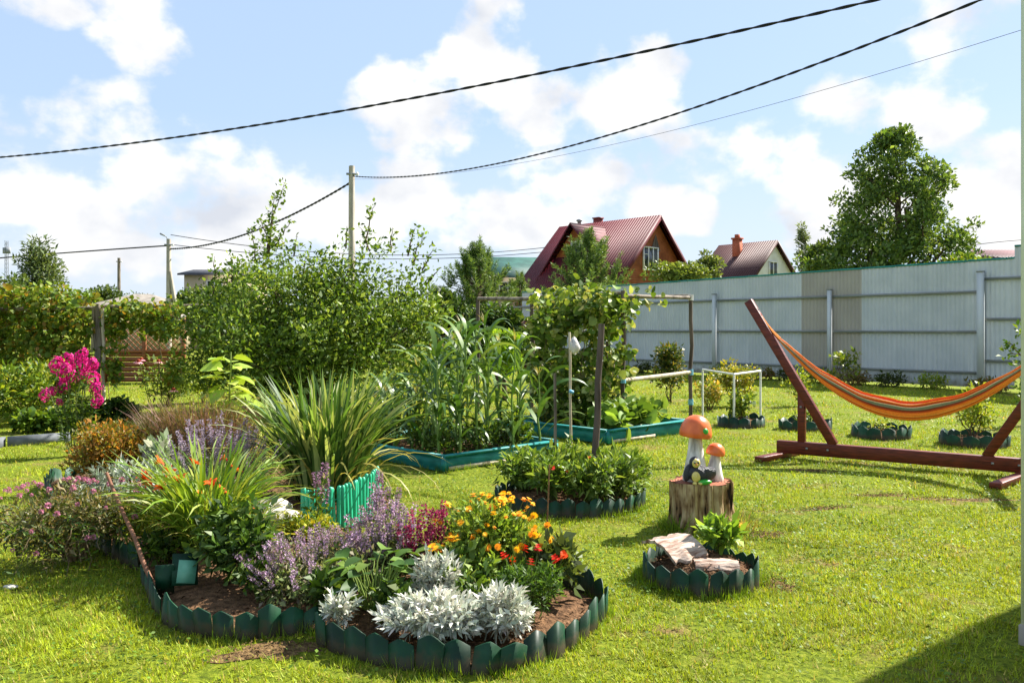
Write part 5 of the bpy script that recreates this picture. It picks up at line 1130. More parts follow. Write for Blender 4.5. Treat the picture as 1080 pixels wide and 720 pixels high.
# lattice screen
def lattice():
    Y = 24.0; x0, x1 = Xat(111, Y), Xat(194, Y); o = np.array([(x0 + x1) / 2, Y, 0]); t = thing('lattice_screen', 'brown wooden garden screen with diagonal lattice above horizontal boards', 'garden screen', tuple(o)); W_ = x1 - x0
    m = mat_noise('red_brown_varnish', C(112, 66, 38), C(150, 92, 56), 5, (.4, 1, 4), .55, .3)
    zb, zm, zt = .02, Zat(371, Y), Zat(338, Y); mb = MB()
    nb = 6
    for k in range(nb): mb.box((0, 0, zb + (zm - zb) * (k + .5) / nb), (W_, .03, (zm - zb) / nb - .012))
    mb.build('board_panel', m, t)
    for x in np.linspace(-W_ / 2, W_ / 2, 3): mb = MB(); mb.box((x, -.02, (zt + .1) / 2), (.09, .09, zt + .1)); mb.build('post', m, t)
    for a, b_ in ((-W_ / 2 + .06, -.06), (.06, W_ / 2 - .06)):
        mb = MB(); h = zt - zm - .1; st = .16
        for q in np.arange(a - h, b_, st):
            for s in (1, -1):
                p0 = np.array([q, 0, 0.]); p1 = np.array([q + h, 0, h]); 
                c0 = max(a, q); c1 = min(b_, q + h)
                if c1 - c0 < .05: continue
                A2 = [c0, s * .008, zm + .05 + (c0 - q if s == 1 else h - (c0 - q))]; B2 = [c1, s * .008, zm + .05 + (c1 - q if s == 1 else h - (c1 - q))]
                mb.beam(A2, B2, .012, .035, up=(0, 1, 0))
        mb.build('lattice', m, t)
    for z in (zm + .02, zt - .03): mb = MB(); mb.box((0, -.035, z), (W_ + .1, .05, .08)); mb.build('rail', m, t)
    mb = MB(); mb.box((.35, .0, zt + .14), (W_ * .75, .5, .05), (.25, 0, 0)); mb.build('roof_board', mat_noise('grey_roof_board', C(130, 122, 112), C(160, 152, 140), 4), t)
lattice()
# shrubs and hedge
gshrub('rose_bush', 'leafy bush under the vine wall left of the picture edge', -70, 450, 95, 390, 2400, .085, GREEN + YGREEN, 640, lobes=26)
gshrub('rose_bush', 'wide leafy bush under the vine wall far left of the picture edge', -165, 452, 95, 386, 2400, .085, GREEN + YGREEN, 642, lobes=26)
gshrub('rose_bush', 'leafy green bush below the vine wall at the far left edge', 20, 448, 90, 384, 2600, .085, GREEN + YGREEN, 310, lobes=26)
gshrub('rose_bush', 'lighter bush between the far left bush and the magenta phlox', 58, 440, 50, 372, 1500, .085, YGREEN + GREEN, 311)
for k, (px, py) in enumerate([(30, 456), (62, 455), (96, 446), (128, 442)]):
    gshrub('strawberry_row', ['low leafy strawberry plants behind the left part of the grey edging slab', 'low leafy strawberry plants behind the right part of the grey edging slab', 'low dark hedge plant at the foot of the tripled post', 'low dark hedge plant right of the tripled post'][k], px, py, 42, py - 22, 700, .085, [GREEN, GREEN, DGREEN, DGREEN][k], 312 + k, ydeep=.8, aspect=.75, cat='plant')
mb = MB(); a, b_ = G(8, 471), G(74, 466); mb.beam((*a, .06), (*b_, .06), .05, .15); tag(mb.build('edging_slab', M['slab']), 'grey slate edging slab along the strawberry plants at the left', 'edging slab')
mb = MB(); a, b_ = G(-60, 486), G(4, 471); mb.beam((*a, .06), (*b_, .06), .05, .15); tag(mb.build('edging_slab', M['slab']), 'short end of grey edging slab at the left picture edge', 'edging slab')
t, r, cc, cr = gshrub('coneflower_bush', 'loose bush in front of the lattice with pale pink coneflowers', 176, 428, 62, 374, 1700, .085, [C(116, 138, 54), C(138, 152, 64), C(92, 116, 42)], 320, cat='flower')
cf = head_daisy(np.random.default_rng(5), .085, 14, [C(226, 150, 176), C(236, 172, 190)], C(150, 64, 40), .35, 1, .42, .4); sb = MB(); loc = np.array(t.location)
for px, py, yy in ((146, 381, loc[1] - .3), (167, 381, loc[1]), (183, 411, loc[1] - .75), (149, 379, loc[1] + .1)):
    p = np.array([Xat(px, yy), yy, Zat(py, yy)]) - loc; inst(cf, 'flower', t, p, (r.normal(0, .15), r.normal(0, .15), 0), 1.15); stem_to(sb, r, (p[0] * .6, p[1] * .6, 0), p, .008)
sb.build('flower_stalk', M['stem'], t)
gshrub('young_shrub', 'bright low shrub between the coneflower bush and the apple tree', 214, 424, 46, 385, 900, .085, YGREEN, 322)

# ================================================================== TREES OF THE GARDEN
def envelope(n, c, R, seed, lr=(.3, .6), zmin=.5, shell=.35): r = np.random.default_rng(seed); return clumps_in(r, n, c, R, zmin, shell), r.uniform(*lr, n)
Y = 15.5; x0 = Xat(330, Y)
def ap(px, py, dy=0): return (Xat(px, Y) - x0, dy, Zat(py, Y))
cc, cr = envelope(160, (-.1, 0, 1.52), (2.4, 1.8, 1.2), 400, (.30, .58), .35, .2)
ex = [ap(*p) for p in [(225, 318), (215, 335), (205, 350), (215, 370), (240, 300), (255, 285, .3), (285, 265), (300, 285), (430, 290), (445, 310), (455, 330), (440, 345), (395, 268), (350, 275), (375, 285, -.4), (460, 360), (210, 395), (230, 400), (440, 380), (420, 400), (445, 395), (320, 410), (360, 410, -.5), (290, 405, -.4), (260, 390, -.6)]]
cc = np.vstack([cc, ex]); cr = np.concatenate([cr, np.full(len(ex), .38)])
sh = [(ap(283, 275), ap(290, 205)), (ap(283, 270), ap(300, 193)), (ap(283, 268), ap(275, 228)), (ap(270, 285), ap(264, 240)), (ap(245, 300), ap(243, 268)), (ap(290, 260), ap(306, 235)), (ap(385, 255), ap(396, 216)), (ap(390, 265), ap(380, 240)), (ap(412, 265), ap(414, 240)), (ap(430, 270), ap(438, 240)), (ap(435, 280), ap(447, 245)), (ap(445, 285), ap(458, 262)), (ap(450, 300), ap(466, 282)), (ap(310, 270), ap(313, 248)), (ap(365, 262), ap(366, 238)), (ap(225, 310), ap(226, 270))]
tree('apple_tree', 'wide bushy apple tree with upright shoots in the middle of the garden', (x0, Y, 0), 1.3, .12, cc, cr, 36000, .088, [C(106, 134, 46), C(124, 148, 58), C(90, 118, 40), C(140, 160, 78), C(72, 98, 34)], 401, shoots=sh, limbs=50, fork=.3, shoot_leaf=.10, out=.5)

# right big tree behind the fence
Y = 40.0; x0 = Xat(947, Y)
r = np.random.default_rng(410); cc = []; cr = []
for k in range(260):
    z = 2.2 + 8.8 * r.random() ** 1.25; f = (z - 2) / 9.4; Rm = 4.3 * (min(1, f * 4 + .75)) * (1 - f ** 1.7) ** .8 * r.uniform(.75, 1.12); a = r.random() * 2 * PI; q = Rm * math.sqrt(r.uniform(.02, 1)); cc.append((q * math.cos(a) - .1 * f, q * math.sin(a), z)); cr.append(r.uniform(.5, 1.0) * (1 - .45 * f))
cc += [(.35, 0, 11.1), (-1.9, 0, 9.9), (2.0, 0, 8.6), (3.2, 0, 5.6), (-3.3, 0, 6.3), (-3.7, 0, 4.1), (3.6, 0, 4.2)]; cr += [.4, .35, .4, .4, .35, .4, .4]
tree('lime_tree', 'tall dark green leafy tree beyond the fence at the right', (x0, Y, 0), 8.5, .22, cc, cr, 36000, .22, [C(84, 112, 46), C(66, 92, 40), C(104, 128, 56), C(120, 142, 72)], 411, limbs=70, fork=.22, out=.4)

def bgtree(name, label, px, Y, wpx, ytop, n, size, pal, seed, ybase=None, nl=40, group=None, cat='tree', lr=(.24, .42), top=.0, **kw):
    x0 = Xat(px, Y); R = wpx / 2 * Y / F; h = Zat(ytop, Y); zb = max(.15, (Zat(ybase, Y) if ybase else h * .15)); r = np.random.default_rng(seed)
    c = clumps_in(r, nl, (0, 0, (h + zb) / 2), (R * .82, R * .7, (h - zb) / 2 * .86), .15, .2); rr = r.uniform(*lr, nl) * min(R, h)
    if top:
        f = np.clip((c[:, 2] - zb) / (h - zb), 0, 1); c[:, :2] *= (1 - top * f)[:, None]
    return tree(name, label, (x0, Y, 0), h * .6, .02 * h + .02, c, rr, int(n * 1.7), size, pal, seed + 1, limbs=14, cat=cat, group=group, **kw)
BGD = [C(70, 92, 40), C(86, 108, 50), C(58, 78, 36), C(100, 118, 58)]
bgtree('willow_tree', 'grey-green tall tree at the far left beyond the trellis', 40, 45, 78, 250, 3600, .24, [C(92, 110, 66), C(108, 124, 78), C(76, 92, 54)], 420, top=.55, aspect=.35)
bgtree('leafy_tree', 'dark bush-like tree at the left picture edge beyond the trellis', 4, 42, 70, 284, 2400, .24, BGD, 422)
for k_, (px_, y_, w__, t_) in enumerate([(-70, 46, 90, 270), (-150, 40, 80, 285), (-230, 44, 100, 262), (1160, 42, 90, 230), (1260, 46, 110, 215)]):
    bgtree('leafy_tree', ['green tree just beyond the left picture edge', 'bushy tree further beyond the left picture edge', 'tallest tree beyond the left picture edge', 'tree beyond the right picture edge behind the fence', 'tall tree further beyond the right picture edge'][k_], px_, y_, w__, t_, 2200, .24, BGD, 600 + 2 * k_)
bgtree('leafy_tree', 'round green tree left of the thin far pole', 104, 60, 52, 297, 2200, .26, BGD, 424)
bgtree('leafy_tree', 'low dark tree between the two left utility poles', 148, 75, 60, 306, 1600, .3, BGD, 426)
bgtree('leafy_tree', 'small tree at the foot of the braced utility pole', 192, 55, 44, 300, 1700, .25, BGD, 428)
bgtree('leafy_tree', 'green tree behind the left shoulder of the apple tree', 232, 40, 60, 300, 1800, .22, BGD, 430)
bgtree('leafy_tree', 'dark green tree seen right behind the apple tree', 462, 27, 60, 298, 2600, .16, DGREEN, 432)
bgtree('cherry_tree', 'dark tree mass between the apple tree and the pine', 487, 22, 60, 318, 3600, .13, DGREEN, 434, ybase=420)
bgtree('hedge_bush', 'dark shady bush behind the corn', 525, 20, 76, 312, 3600, .12, DGREEN, 436, ybase=425, cat='shrub')
bgtree('leafy_tree', 'hazy tree beyond the fence between the two houses', 742, 52, 46, 258, 2600, .22, [C(104, 120, 62), C(122, 136, 74), C(86, 104, 50)], 438)
bgtree('leafy_tree', 'low leafy tree in front of the gable window of the red roofed house', 714, 40, 66, 279, 2300, .18, [C(112, 130, 60), C(132, 146, 74), C(92, 112, 48)], 440, ybase=300)
bgtree('willow_tree', 'thin airy sapling sprouting between the brown roof and the large tree', 846, 50, 22, 232, 620, .2, [C(120, 136, 92), C(100, 118, 74)], 442, top=.7, aspect=.3, ybase=290)
bgtree('leafy_tree', 'dark tree tucked left of the large tree beyond the fence', 868, 46, 56, 254, 2600, .2, BGD, 444, ybase=295)
bgtree('leafy_tree', 'yellow-green bush right of the large tree above the fence', 1014, 34, 46, 267, 1700, .17, YGREEN + GREEN, 446, ybase=300)
bgtree('golden_shrub', 'round bright yellow-green shrub behind the corn', 532, 18.0, 34, 338, 2600, .085, [C(150, 186, 40), C(132, 170, 36), C(168, 200, 60)], 448, ybase=400, cat='shrub')
bgtree('cherry_tree', 'bush behind the vine frame left of the fence', 575, 21, 44, 330, 2200, .12, DGREEN, 450, ybase=420)
for k in range(13):   # far treeline
    px = -30 + k * 52 + (k % 3) * 9; 
    bgtree('far_tree', 'one of the small far trees along the horizon behind the gardens', px, 120 + 9 * (k % 4), 66, 318 - 5 * (k % 3), 700, .6, BGD, 460 + 2 * k, group='far trees on the horizon', nl=20)
for k in range(7):
    bgtree('far_tree', 'one of the distant trees beyond the grey fence', 700 + k * 62, 110 + 8 * (k % 3), 74, 292 - 4 * (k % 2), 700, .6, BGD, 490 + 2 * k, group='far trees beyond the grey fence', nl=20)

# pines: whorled branches with upright candles
def pine(label, px, Y, wpx, ytop, zb, n, seed, pal):
    n = int(n * 1.7); x0 = Xat(px, Y); R = wpx / 2 * Y / F; h = Zat(ytop, Y); r = np.random.default_rng(seed); t = thing('pine_tree', label, 'pine', (x0, Y, 0)); mb = MB(); tb = MB()
    tb.tube(limb(r, (0, 0, -.1), (0, 0, h * .95), 6, .01), np.linspace(.10, .02, 6), 7)
    for k in range(n):
        f = r.random() ** 1.3; z = zb + (h - zb) * f * .88; a = r.random() * 2 * PI; q = 1.55 * R * (1 - f ** 2.2) ** .9 * r.uniform(.15, 1.1); up = .22 * q + .3 * h / 4 * (.3 + f)
        a0 = np.array([0, 0, z * .9]); e = np.array([math.cos(a) * q, math.sin(a) * q, z + up * .4]); e2 = e + np.array([math.cos(a) * .08, math.sin(a) * .08, r.uniform(.25, .6) * h / 4.5])
        tb.tube(limb(r, a0, e, 4, .04), np.linspace(.03, .012, 4), 4); m_ = 120; s = r.random(m_)[:, None]; P0 = (e * .75 + a0 * .25) * (1 - s) + e2 * s
        D = nrmz(e2 - e) * .9 + nrmz(r.normal(size=(m_, 3))) * 1.0; L = .24 * h / 5 * r.uniform(.7, 1.2, m_) * (1 - .35 * s[:, 0]); mb.leaves(P0, D, r.normal(size=(m_, 3)), L, L * .13, pick(r, pal, m_), fold=0)
    mb.build('needles', M['leaf'], t); tb.build('trunk', M['bark'], t)
PN = [C(104, 130, 62), C(84, 112, 52), C(124, 148, 76), C(70, 96, 44)]
pine('pine with upright candles in front of the red roofed house', 622, 38, 78, 246, 1.0, 150, 500, PN)
pine('pine with upright candles in front of the teal roof', 503, 40, 78, 257, .6, 150, 501, PN)
pine('small pine beside the teal roofed house under the red eave', 548, 44, 40, 288, .5, 40, 502, PN)

# ================================================================== HOUSES
def prism_roof(mb, A, B, eL, eR, zr, ze, th=.12):
    pass
def house_parts(t, W_, D_, zw, zr, roofm, wallm, ov=.5, hw=None, gable_ov=.4):
    """gable house, ridge along local x; W_ along x, D_ along y, walls to zw, ridge zr"""
    x, y = W_ / 2, D_ / 2; mb = MB(); k = (zr - zw) / y
    mb.box((0, 0, zw / 2), (W_, D_, zw))
    mb.add([(-x, -y, zw), (-x, y, zw), (-x, 0, zr - .05)], [(0, 1, 2)]); mb.add([(x, -y, zw), (x, y, zw), (x, 0, zr - .05)], [(0, 1, 2)])
    w_ = mb.build('wall', wallm, t); mb = MB()
    for s in (-1, 1):
        X = x + gable_ov; ye, ze = s * (y + ov), zw - k * ov
        V = np.array([(-X, 0, zr), (X, 0, zr), (X, ye, ze), (-X, ye, ze)]); V2 = V + [0, 0, .14]
        mb.add(np.vstack([V, V2]), [(0, 1, 2, 3), (4, 5, 6, 7), (0, 1, 5, 4), (1, 2, 6, 5), (2, 3, 7, 6), (3, 0, 4, 7)])
    rf = mb.build('roof', roofm, t); return w_, rf
def tile_mat(name, c1, c2, sx=3.2, sy=2.6):
    m, N, L, b = nodes(name); setp(b, .6, .2); tc_ = N.new('ShaderNodeTexCoord')
    w1 = N.new('ShaderNodeTexWave'); w1.bands_direction = 'X'; w1.inputs['Scale'].default_value = sx / 2; w2 = N.new('ShaderNodeTexWave'); w2.bands_direction = 'Z'; w2.wave_profile = 'SAW'; w2.inputs['Scale'].default_value = sy / 2
    for q in (w1, w2): L.new(tc_.outputs['Object'], q.inputs['Vector'])
    ad = N.new('ShaderNodeMath'); ad.operation = 'ADD'; L.new(w1.outputs['Fac'], ad.inputs[0]); L.new(w2.outputs['Fac'], ad.inputs[1])
    nz_ = N.new('ShaderNodeTexNoise'); nz_.inputs['Scale'].default_value = 1.2; L.new(tc_.outputs['Object'], nz_.inputs['Vector'])
    cr_ = N.new('ShaderNodeValToRGB'); cr_.color_ramp.elements[0].color = (*c1, 1); cr_.color_ramp.elements[1].color = (*c2, 1); L.new(nz_.outputs[0], cr_.inputs[0]); L.new(cr_.outputs[0], b.inputs['Base Color'])
    bp_ = N.new('ShaderNodeBump'); bp_.inputs['Strength'].default_value = 1; bp_.inputs['Distance'].default_value = .06; L.new(ad.outputs[0], bp_.inputs['Height']); L.new(bp_.outputs[0], b.inputs['Normal']); return m
def board_mat(name, c1, c2, s=7):
    m, N, L, b = nodes(name); setp(b, .6, .3); tc_ = N.new('ShaderNodeTexCoord'); w1 = N.new('ShaderNodeTexWave'); w1.bands_direction = 'Z'; w1.wave_profile = 'SAW'; w1.inputs['Scale'].default_value = s / 6.28 * 2; w1.inputs['Distortion'].default_value = .4
    L.new(tc_.outputs['Object'], w1.inputs['Vector']); nz_ = N.new('ShaderNodeTexNoise'); nz_.inputs['Scale'].default_value = 2; nz_.inputs['Detail'].default_value = 4; L.new(tc_.outputs['Object'], nz_.inputs['Vector'])
    cr_ = N.new('ShaderNodeValToRGB'); cr_.color_ramp.elements[0].position = .3; cr_.color_ramp.elements[1].position = .7; cr_.color_ramp.elements[0].color = (*c1, 1); cr_.color_ramp.elements[1].color = (*c2, 1); L.new(nz_.outputs[0], cr_.inputs[0]); L.new(cr_.outputs[0], b.inputs['Base Color'])
    bp_ = N.new('ShaderNodeBump'); bp_.inputs['Strength'].default_value = .7; bp_.inputs['Distance'].default_value = .04; L.new(w1.outputs[0], bp_.inputs['Height']); L.new(bp_.outputs[0], b.inputs['Normal']); return m
def window(par, c, w_, h, nrm, panes=2, fm=None):
    nrm = np.array(nrm, float); rz = math.atan2(nrm[1], nrm[0]) + PI / 2; mb = MB()
    f = .07
    mb.box((0, 0, h / 2), (w_ + .1, .12, f)); mb.box((0, 0, -h / 2), (w_ + .1, .12, f))
    for k in range(panes + 1): mb.box((-w_ / 2 + w_ * k / panes, 0, 0), (f * (1.1 if k in (0, panes) else .9), .12 if k in (0, panes) else .10, h - f))
    mb.box((w_ / panes / 2 - w_ / 2, -.005, h * .18), (w_ / panes, .08, .035)) if panes > 2 else None
    o = mb.build('window', fm or M['white'], par, False, c, (0, 0, rz)); mb = MB(); mb.box((0, .0, 0), (w_, .03, h)); mb.build('pane', M['glass'], o); return o

RT = tile_mat('maroon_tile', C(84, 26, 34), C(104, 38, 46)); WB = board_mat('varnished_boards', C(122, 62, 32), C(154, 84, 46))
# red house: ridge runs away to the left, the sunny gable looks right
Y = 50.0; gx, gy = Xat(697, Y), Y
e1 = np.array([.42, -.91]); 
rzh = math.atan2(.28, .96)
def red_house():
    ang = rad(-45); W_, D_ = 7.4, 9.2; zr = Zat(229, Y); zw = 3.66
    # local +x end is the sunny gable; put its ridge end at px 697
    cx_ = gx - math.cos(ang) * (W_ / 2 + .4); cy_ = gy - math.sin(ang) * (W_ / 2 + .4)
    t = thing('red_roofed_house', 'wooden house with steep maroon tiled roof and side dormer beyond the fence', 'house', (cx_, cy_, 0), ang)
    w_, rf = house_parts(t, W_, D_, zw, zr, RT, WB, .45)
    window(t, (W_ / 2 + .04, -.55, Zat(273, Y)), 1.45, 1.35, (1, 0), 3)
    mb = MB(); mb.add([(W_ / 2 + .03, -.5, zr - 2.0), (W_ / 2 + .03, .5, zr - 2.0), (W_ / 2 + .03, 0, zr - 1.0)], [(0, 1, 2)]); mb.build('gable_vent', M['wood_dark'], t)
    mb = MB()
    for s in (-1, 1): mb.beam((W_ / 2 + .42, 0, zr + .02), (W_ / 2 + .42, s * (D_ / 2 + .45), zw - .45 * (zr - zw) / (D_ / 2) + .02), .05, .24)
    mb.build('barge_board', mat_noise('maroon_trim', C(84, 30, 36), C(100, 38, 44), 3), t)
    # cross gable facing local -y: short slope to the right, long slope to the left, tiled skirt below its window
    dx, y0, dz = W_ / 2 + .4 - 3.92, -3.4, zr - .44; xr, xl = 1.1, 3.0; zR, zL = dz - 1.13, dz - 3.6
    F_ = [(dx, dz - .08), (dx + xr, zR), (dx + xr, 1.0), (dx - xl, 1.0), (dx - xl, zL)]; n_ = len(F_); mb = MB()
    V = np.array([(x, y0, z) for x, z in F_] + [(x, -.3, z) for x, z in F_]); mb.poly(V[:n_])
    mb.add(V, [(i, (i + 1) % n_, n_ + (i + 1) % n_, n_ + i) for i in range(n_)]); dm = mb.build('cross_gable', WB, t)
    mb = MB()
    for s, w_2, zz in ((1, xr + .3, zR - .31), (-1, xl + .3, zL - .36)):
        V = np.array([(dx, y0 - .45, dz), (dx, -.1, dz), (dx + s * w_2, -.1, zz), (dx + s * w_2, y0 - .45, zz)]); mb.add(np.vstack([V, V + [0, 0, .13]]), [(0, 1, 2, 3), (4, 5, 6, 7), (0, 1, 5, 4), (1, 2, 6, 5), (2, 3, 7, 6), (3, 0, 4, 7)])
    mb.build('cross_gable_roof', RT, t)
    mb = MB(); V = np.array([(dx - xl * .62, y0 - .02, dz - 2.0), (dx - .35, y0 - .02, dz - 2.0), (dx - .35, y0 - .9, dz - 4.6), (dx - xl * 1.12, y0 - .9, dz - 4.6)]); mb.add(np.vstack([V, V + [0, -.05, .1]]), [(0, 1, 2, 3), (4, 5, 6, 7), (0, 1, 5, 4), (1, 2, 6, 5), (2, 3, 7, 6), (3, 0, 4, 7)]); mb.build('skirt_roof', RT, t)
    window(dm, (dx + .45, y0 - .04, Zat(263, 48.7)), 1.3, 1.2, (0, -1), 2)
    mb = MB(); mb.box((-1.0, .3, zr + .05), (.45, .45, .7)); mb.box((-1.0, .3, zr + .44), (.55, .55, .08)); mb.build('chimney', mat_noise('maroon_brick', C(110, 44, 44), C(132, 60, 56), 9), rf)
    mb = MB(); mb.lathe([(.12, 0), (.12, .55), (.2, .6), (.2, .68), (.001, .75)], 12, (-2.6, .3, zr - .2)); mb.build('vent_pipe', M['grey_metal'], rf)
red_house()
# brown roof with a white gable
def brown_house():
    Y = 60.0; ang = rad(-50); W_, D_ = 4.5, 6.0; zr = Zat(255, Y); zw = 5.08; gx = Xat(820, Y)
    cx_ = gx - math.cos(ang) * (W_ / 2 + .3); cy_ = Y - math.sin(ang) * (W_ / 2 + .3); t = thing('brown_roofed_house', 'small house with brown tiled roof, brick chimney and white gable', 'house', (cx_, cy_, 0), ang)
    w_, rf = house_parts(t, W_, D_, zw, zr, tile_mat('brown_tile', C(74, 48, 48), C(94, 62, 58)), mat_noise('white_plaster_wall', C(200, 198, 190), C(220, 218, 212), 1.5, rough=.8), .5, gable_ov=.3)
    window(t, (W_ / 2 + .04, -.15, zr - 2.0), 1.0, 1.1, (1, 0), 2)
    mb = MB()
    for s in (-1, 1): mb.beam((W_ / 2 + .32, 0, zr + .02), (W_ / 2 + .32, s * (D_ / 2 + .5), zw - .5 * (zr - zw) / (D_ / 2)), .05, .16)
    mb.build('barge_board', mat_noise('brown_trim', C(70, 46, 44), C(84, 56, 52), 3), t)
    mb = MB(); mb.box((-.25, -.9, zr - .6), (.52, .52, 1.9)); mb.box((-.25, -.9, zr + .4), (.66, .66, .12)); mb.box((-.25, -.9, zr + .58), (.28, .28, .26)); mb.build('chimney', mat_noise('orange_brick', C(152, 78, 52), C(182, 102, 72), 12, rough=.85), rf)
brown_house()
def plain_house(label, px, Y, wpx, yridge, yeave, roofm, wallm, ang, D_=6):
    W_ = wpx * Y / F; zr = Zat(yridge, Y); zw = Zat(yeave, Y); t = thing('far_house', label, 'house', (Xat(px, Y), Y, 0), rad(ang)); w_, rf = house_parts(t, W_, D_, zw, zr, roofm, wallm, .4); window(w_, (0, -D_ / 2 - .04, max(.8, zw - 1.0)), 1.2, 1.0, (0, -1), 2); return t
wl = mat_noise('beige_wall', C(176, 160, 132), C(192, 176, 150), 1, rough=.85)
plain_house('far house with a teal-green roof beside the pine', 530, 62, 66, 273, 293, mat_noise('teal_roof', C(30, 66, 60), C(42, 84, 76), 1.5, rough=.65, spec=.2), wl, 8)
plain_house('far house with a small maroon roof beyond the teal roof', 557, 85, 30, 281, 290, RT, wl, -20)
plain_house('far house with dark grey roof behind the apple tree', 240, 70, 62, 286, 292, mat_noise('dark_slate_roof', C(60, 58, 62), C(80, 78, 82), 2), wl, 0)
plain_house('far low house with a red roof at the right above the fence', 1062, 48, 80, 266, 279, RT, wl, 0, 5)
t = thing('hip_roof_shed', 'low hipped grey-brown roof building between the far left poles', 'shed', (Xat(150, 60), 60, 0)); mb = MB(); z0, z1 = Zat(324, 60), Zat(310, 60); mb.box((0, 0, z0 / 2), (5.4, 4, z0)); mb.build('wall', wl, t); mb = MB()
mb.add([(-3.2, -2.5, z0), (3.2, -2.5, z0), (3.2, 2.5, z0), (-3.2, 2.5, z0), (-.6, 0, z1), (.6, 0, z1)], [(0, 1, 5, 4), (2, 3, 4, 5)]); mb.add([(-3.2, -2.5, z0), (3.2, -2.5, z0), (3.2, 2.5, z0), (-3.2, 2.5, z0), (-.6, 0, z1), (.6, 0, z1)], [(1, 2, 5), (3, 0, 4)]); mb.build('roof', mat_noise('grey_brown_roof', C(120, 112, 102), C(146, 138, 126), 3, rough=.8), t)

# the house whose corner stands at the right picture edge (it throws the shadow at the lower right)
def own_house():
    c = np.array([2.53, 4.06]); ang = math.atan2(.6, .8); t = thing('house', 'pale boarded house wall corner at the right picture edge', 'house', (*c, 0), ang); pm = mat_noise('pale_boards', C(200, 202, 180), C(214, 216, 198), 3, (.3, .3, 4), .6, .3, .1, 20)
    mb = MB(); mb.box((3.5, -2.5, 1.9), (7, 5, 3.8)); mb.build('wall', pm, t)
    mb = MB()
    for k in range(20):
        z = .16 + .19 * k; mb.box((3.55, .008, z), (6.88, .02, .185), (.05, 0, 0)); mb.box((-.004, -2.6, z), (.02, 4.9, .185), (0, .05, 0))
    mb.build('siding', pm, t)
    mb = MB(); mb.box((3.5, -2.5, .02), (7.06, 5.06, .16)); mb.build('plinth', M['concrete'], t)
    mb = MB(); mb.box((.035, .012, 1.9), (.09, .03, 3.78)); mb.box((-.008, -.045, 1.9), (.03, .09, 3.78)); mb.build('corner_trim', mat_noise('pale_trim', C(206, 212, 176), C(220, 224, 194), 4), t)
    mb = MB()
    mb.add([(-.15, .15, 3.8), (7.2, .15, 3.8), (7.2, -5.15, 3.8), (-.15, -5.15, 3.8), (2.4, -2.5, 5.4), (4.6, -2.5, 5.4)], [(0, 1, 5, 4), (2, 3, 4, 5), (3, 2, 1, 0)]); mb.add([(-.15, .15, 3.8), (7.2, .15, 3.8), (7.2, -5.15, 3.8), (-.15, -5.15, 3.8), (2.4, -2.5, 5.4), (4.6, -2.5, 5.4)], [(1, 2, 5), (3, 0, 4)]); mb.build('roof', RT, t)
own_house()

# ================================================================== POLES AND CABLES
def upole(label, px, Y, ytop, w_, m, sq=True, brace=None, lamp=False):
    h = Zat(ytop, Y); x = Xat(px, Y); t = thing('utility_pole', label, 'utility pole', (x, Y, 0)); mb = MB()
    (mb.tube([(0, 0, -.2), (0, 0, h)], [w_ * .62, w_ * .46], 4 if sq else 10)); mb.build('pole', m, t)
    if brace: mb = MB(); mb.tube([(brace, 0, 0), (.05, 0, h * .72)], [w_ * .5, w_ * .4], 4 if sq else 8); mb.build('brace', m, t)
    mb = MB(); mb.box((0, -.05, h - .35), (w_ * 1.6, .10, .08)); mb.build('bracket', M['grey_metal'], t)
    mb = MB(); mb.lathe([(.05, 0), (.07, .06), (.05, .12), (.001, .16)], 10, (w_ * .9, -.05, h - .42)); mb.build('insulator', M['white'], t)
    if lamp:
        mb = MB(); mb.tube([(0, 0, h - .2), (-.1, -.05, h + .1), (-.25, -.1, h + .22)], .03, 6); mb.box((-.34, -.12, h + .25), (.28, .16, .09), (0, .4, .3)); mb.build('lamp', M['grey_metal'], t)
    return np.array([x, Y, h])
P1 = upole('tall pale concrete pole rising behind the apple tree', 371, 35, 175, .27, M['concrete'])
P2 = upole('braced concrete pole with a street lamp at the left', 178, 50, 252, .30, M['concrete'], True, .95, True)
P3 = upole('thin distant pole left of the braced pole', 125.5, 80, 272, .30, M['wood_grey'], False)
t = thing('radio_mast', 'thin lattice mast far off at the left picture edge', 'mast', (Xat(7, 140), 140, 0)); h = Zat(254, 140); mb = MB()
for a in (0, 2.1, 4.2): mb.tube([(.35 * math.cos(a), .35 * math.sin(a), 0), (.25 * math.cos(a), .25 * math.sin(a), h)], .06, 4)
for k in range(24): z = h * k / 24; mb.tube([(.3, 0, z), (-.2, .25, z + h / 24)], .03, 4); mb.tube([(-.2, .25, z), (-.2, -.25, z + h / 24)], .03, 4)
mb.build('mast_frame', M['grey_metal'], t); mb = MB(); mb.box((0, 0, h * .9), (1.2, .3, 1.0)); mb.build('antenna', M['grey_metal'], t)
t = thing('utility_pole', 'slim grey pole with prop standing just left of the large tree', 'utility pole', (Xat(849, 48), 48, 0)); h = Zat(258, 48); mb = MB(); mb.tube([(0, 0, 0), (0, 0, h)], .11, 8); mb.build('pole', M['concrete'], t); mb = MB(); mb.tube([(.9, 0, 0), (.05, 0, h * .8)], .09, 8); mb.build('brace', M['concrete'], t); mb = MB(); mb.tube([(0, 0, h - .1), (-.6, -.2, h + .25)], .04, 6); mb.build('lamp_arm', M['grey_metal'], t)
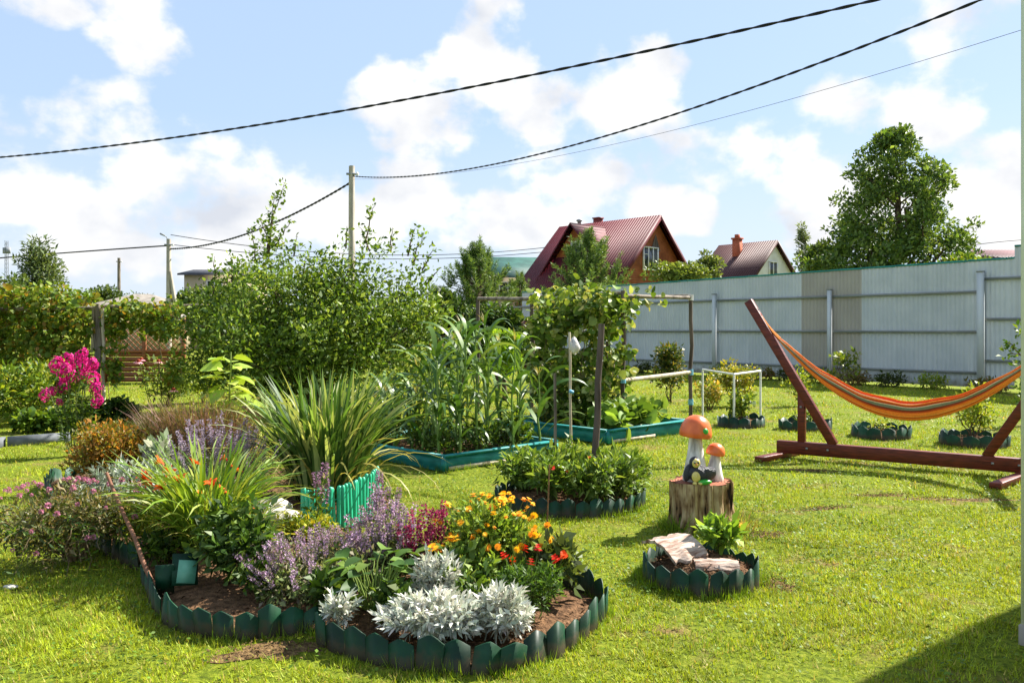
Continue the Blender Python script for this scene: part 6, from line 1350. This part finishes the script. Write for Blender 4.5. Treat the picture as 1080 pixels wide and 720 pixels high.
def cable(label, pts3, r_, twist=False, ext=(0, 0), A=None, B=None, nm='power_cable'):
    """pts3: three sightings (px, py) ; A, B: plan ends (x, y) - the cable hangs in the vertical plane through them"""
    A = np.array(A); B = np.array(B); ts = []; zs = []
    for px, py in pts3:
        k = (px - CX) / F; tt = (k * A[1] - A[0]) / ((B - A)[0] - k * (B - A)[1]); y = A[1] + tt * (B - A)[1]; ts.append(tt); zs.append(Zat(py, y))
    co_ = np.polyfit(ts, zs, 2); t_ = np.linspace(ext[0], ext[1], 240); P = np.column_stack([A[0] + (B - A)[0] * t_, A[1] + (B - A)[1] * t_, np.polyval(co_, t_)]); mb = MB()
    if twist:
        ph = np.cumsum(np.concatenate([[0], np.linalg.norm(np.diff(P, axis=0), axis=1)]))
        q = np.linspace(0, ph[-1], 900); P = np.stack([np.interp(q, ph, P[:, i]) for i in range(3)], 1)
        for a in (0, PI): mb.tube(P + r_ * .8 * np.column_stack([0 * q, np.cos(q * 9 + a), np.sin(q * 9 + a)]), r_, 5)
    else: mb.tube(P, r_, 5)
    return tag(mb.build(nm, M['black'], smooth=True), label, 'cable')
cable('thick twisted upper cable crossing the whole sky', [(0, 166), (450, 101), (925, 0)], .0135, True, (0, 1), (-27, 28), (7.5, 9.5))
cable('thick twisted lower cable running from the tall concrete pole to upper right', [(373, 186), (680, 131), (1035, 0)], .014, True, (0, 1), (Xat(372, 35), 35), (7.6, 10.2))
cable('thin cable below the thick lower cable ending at the right picture edge', [(376, 189), (700, 140), (1080, 31)], .005, False, (0, 1), (Xat(372, 35), 35.05), (9.5, 13))
cable('twisted cable dropping left from the tall concrete pole', [(369, 193), (305, 228), (190, 262)], .03, True, (0, 1), (Xat(370, 35), 35), (Xat(180, 50), 50))
cable('cable running from the braced pole to the left picture edge', [(177, 259), (90, 265), (0, 272)], .045, False, (0, 1), (Xat(178, 50), 50), (Xat(-120, 56), 56))
cable('upper thin far cable left of the red roofed house', [(440, 269), (520, 266), (600, 258)], .022, False, (0, 1), (Xat(180, 50), 50), (Xat(640, 56), 56))
cable('lower thin far cable left of the red roofed house', [(440, 273), (520, 270), (600, 263)], .022, False, (0, 1), (Xat(180, 50.3), 50.3), (Xat(640, 56.3), 56.3))
cable('faint thin cable at the right above the fence', [(1030, 258), (1055, 255), (1080, 253)], .02, False, (0, 1), (Xat(960, 60), 60), (Xat(1140, 50), 50))
